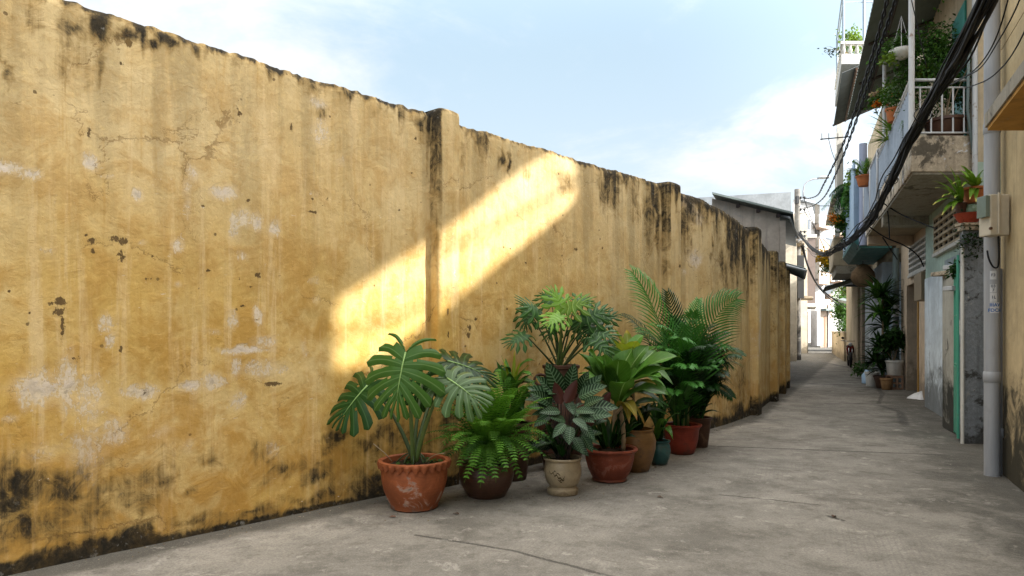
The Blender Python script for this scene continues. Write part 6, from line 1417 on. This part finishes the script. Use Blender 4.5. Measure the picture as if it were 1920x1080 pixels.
m=MB(); m.tube([(X(1625,18.1)+.04,18.1,.34),(X(1625,18.1)+.11,18.1,.36),(X(1625,18.1)+.11,18.1,.22)],.014,6); m.build('handle',plain('pale_blue_plastic',(.40,.55,.70),.4),bl,True)
wd=thing('weeds','tuft of green weeds at the foot of the pale blue wall','weeds',(X(1612,20),20,0)); bush(wd,V((X(1615,20),20,.25)),(.35,.3,.25),500,.10,M_bush,70)
wd['kind']='stuff'
bag=thing('plastic_bag','crumpled white plastic bag lying at the foot of the pale blue green wall','bag',tuple(gnd(1722,742)))
m=MB(); cb=V((X(1722,14.2),14.0,0)); rb=random.Random(4)
m.lathe([(0.001,.13),(.06,.125),(.13,.08),(.20,.03),(.22,0.0)],tuple(cb),18,lambda i,t,r,z:((r*(1+.3*math.sin(t*3+1)+.12*math.sin(t*7+i))),max(0.0,z*(1+.35*math.sin(t*5+i))))); 
m.v=[(cb.x+(v[0]-cb.x)*1.25-.0,cb.y+(v[1]-cb.y)*.7,v[2]) for v in m.v]; m.build('bag_body',plain('white_plastic_film',(.62,.62,.62),.35),bag,True)
# brown hanging pot lamps
for (px,py,Y,nm_,lb,prof,mt) in ((1618,520,20,'hanging_lantern','round tan wicker lantern hanging under the blue house ledge',[(0.001,.40),(.12,.37),(.30,.16),(.33,.0),(.27,-.18),(.10,-.28),(.001,-.29)],potmat('wicker',(.30,.19,.10),(.2,.12,.06),.3,.8)),
  (1607,534,21,'wall_lamp','flat black lamp shade hanging below the wicker lantern',[(0.001,.12),(.10,.10),(.34,.0),(.36,-.04),(.33,-.04),(.001,.03)],M_black)):
    q0=at(px,py,Y); t_=thing(nm_,lb,'lamp',tuple(q0)); m=MB(); m.lathe(prof,tuple(q0),18); m.build('lamp_shade',mt,t_,True); m=MB(); m.tube([q0+V((0,0,.1)),q0+V((0,0,.85))],.012,4); m.build('lamp_cord',M_black,t_)
# motorbike parked far down on the right
def bike(px,Y,yaw):
    o=V((X(px,Y),Y,0)); t=thing('motorcycle','dark red and black motorcycle parked nose-on by the far right wall','motorcycle',tuple(o))
    ca,sa=math.cos(yaw),math.sin(yaw)
    def W_(x,y,z): return V((o.x+x*ca-y*sa,o.y+x*sa+y*ca,z))   # y forward = towards camera
    Mr=plain('dark_red_fairing',(.16,.012,.012),.25,0,.6); Mc=plain('chrome',(.5,.5,.52),.2,1.0)
    for yy in (-.62,.62):
        m=MB(); m.tube([W_(0,yy+math.cos(a)*.25,.29+math.sin(a)*.25) for a in [k*math.pi/9 for k in range(19)]],.045,8,False); wh=m.build('wheel',M_black,t,True)
        m=MB()
        for k in range(6): a=k*math.pi/3; m.tube([W_(0,yy,.29),W_(0,yy+math.cos(a)*.22,.29+math.sin(a)*.22)],.010,4)
        m.tube([W_(0,yy+math.cos(a)*.2,.29+math.sin(a)*.2) for a in [k*math.pi/9 for k in range(19)]],.014,5,False); m.build('rim',Mc,wh,True)
    m=MB(); rows=[(-.80,.62,.06,.05),(-.55,.66,.11,.10),(-.20,.66,.13,.12),(.02,.52,.11,.14),(.22,.55,.12,.16),(.40,.72,.14,.18),(.50,.82,.09,.10)]; n=10; vs=[];fs=[]
    for (y,z,wx,hz_) in rows:
        for k in range(n): a=2*math.pi*k/n; vs.append(W_(math.cos(a)*wx,y,z+math.sin(a)*hz_))
    for i in range(len(rows)-1):
        for k in range(n): fs.append((i*n+k,i*n+(k+1)%n,(i+1)*n+(k+1)%n,(i+1)*n+k))
    fs+= [tuple(range(n))[::-1],tuple((len(rows)-1)*n+k for k in range(n))]; m.add(vs,fs); m.build('body',Mr,t,True)
    m=MB(); rows=[(-.72,.78,.08,.04),(-.4,.80,.12,.05),(-.05,.78,.11,.05),(.10,.74,.06,.04)]; vs=[];fs=[]
    for (y,z,wx,hz_) in rows:
        for k in range(n): a=2*math.pi*k/n; vs.append(W_(math.cos(a)*wx,y,z+math.sin(a)*hz_))
    for i in range(len(rows)-1):
        for k in range(n): fs.append((i*n+k,i*n+(k+1)%n,(i+1)*n+(k+1)%n,(i+1)*n+k))
    fs+= [tuple(range(n))[::-1],tuple((len(rows)-1)*n+k for k in range(n))]; m.add(vs,fs); m.build('seat',M_black,t,True)
    m=MB(); m.tube([W_(-.32,.30,1.02),W_(-.12,.42,1.0),W_(.12,.42,1.0),W_(.32,.30,1.02)],.016,6); m.build('handlebar',Mc,t,True)
    for s_ in (-.06,.06): m=MB(); m.tube([W_(s_,.62,.29),W_(s_*.9,.45,.85)],.018,6); m.build('fork',Mc,t,True)
    m=MB(); h=W_(0,.52,.88); m.lathe([(.001,.07),(.06,.05),(.08,0),(.06,-.05),(.001,-.07)],tuple(h),12); m.build('headlight',plain('lamp_glass',(.5,.52,.55),.1),t,True)
    for s_ in (-.26,.26): m=MB(); q2=W_(s_,.34,1.12); m.lathe([(.001,.05),(.05,.03),(.05,-.03),(.001,-.05)],tuple(q2),8); m.tube([q2,W_(s_*.9,.32,1.02)],.006,4); m.build('mirror',M_black,t,True)
bike(1593,26.5,math.pi-.40)
# awnings and clutter at the far right
hd=thing('awning','small dark far awning over the motorcycle, joined to the cables','awning',tuple(at(1583,573,33))); m=MB(); a=at(1572,566,33); b=at(1603,574,30); m.hexa([a,b,b+V((.5,.6,.1)),a+V((.5,.6,.1))]+[q+V((0,0,.12)) for q in (a,b,b+V((.5,.6,.1)),a+V((.5,.6,.1)))]); m.build('sheet',M_roof,hd); m=MB(); m.tube([a,a+V((.9,.4,-.5))],.02,5); m.build('brace',M_black,hd)
# fallen leaves near the pots
rr=random.Random(9)
for k,(px,py,lb) in enumerate(((742,971,'curled brown fallen leaf just in front of the scalloped terracotta pot'),(860,966,'small dry leaf on the concrete between the scalloped pot and the fern pot'),(1561,971,'dark curled leaf lying alone mid alley'),(1232,932,'pale brown leaf scrap in front of the cream pot'))):
    p=gnd(px,py); l=simple_leaf(.06+.01*(k%3),.03,.6,.25,.15,nv=5,nu=2,wave=.1,seed=k); a=rr.uniform(0,6.28); place(l,p+V((0,0,.008)),V((math.cos(a),math.sin(a),.1)),V((0,0,1))); o=l.build('fallen_leaf',plain('dry_leaf',(.07,.035,.02) if k else (.16,.06,.03),.8),None); tag(o,lb,'fallen leaf','fallen leaves on the paving')

# crumbs of render and grit gathered along the wall foot and round the pots
deb=MB(); rr=random.Random(19)
for k in range(900):
    if k<600:
        u_=rr.uniform(0,U[-1]); x0=float(np.interp(u_,U,PX[:,0])); y0=float(np.interp(u_,U,PX[:,1])); ii=int(np.argmin(np.abs(U-u_))); d_=abs(rr.gauss(0,.10))+.02; x=x0+NRM[ii][0]*d_; y=y0+NRM[ii][1]*d_
    else:
        c=rr.choice([c1_,c2_,c3_,c4_,c5_,c7_]); a=rr.uniform(0,6.28); d_=.18+abs(rr.gauss(0,.16)); x=c[0]+math.cos(a)*d_; y=c[1]+math.sin(a)*d_
    r0=rr.uniform(.002,.009)*(1.4 if rr.random()<.1 else 1); n=5
    deb.add([(x+math.cos(q*1.256+k)*r0*rr.uniform(.7,1.3),y+math.sin(q*1.256+k)*r0,-.001) for q in range(5)]+[(x+rr.uniform(-.3,.3)*r0,y,r0*.9)],[(q,(q+1)%5,5) for q in range(5)])
t=NT('grit'); n=t.noise(t.pos(),8,3); o=deb.build('debris',t.fin(t.bsdf(t.ramp(n,[(.35,(.03,.02,.012)),(.5,(.16,.12,.07)),(.65,(.3,.26,.2))]),.95))); o['kind']='stuff'
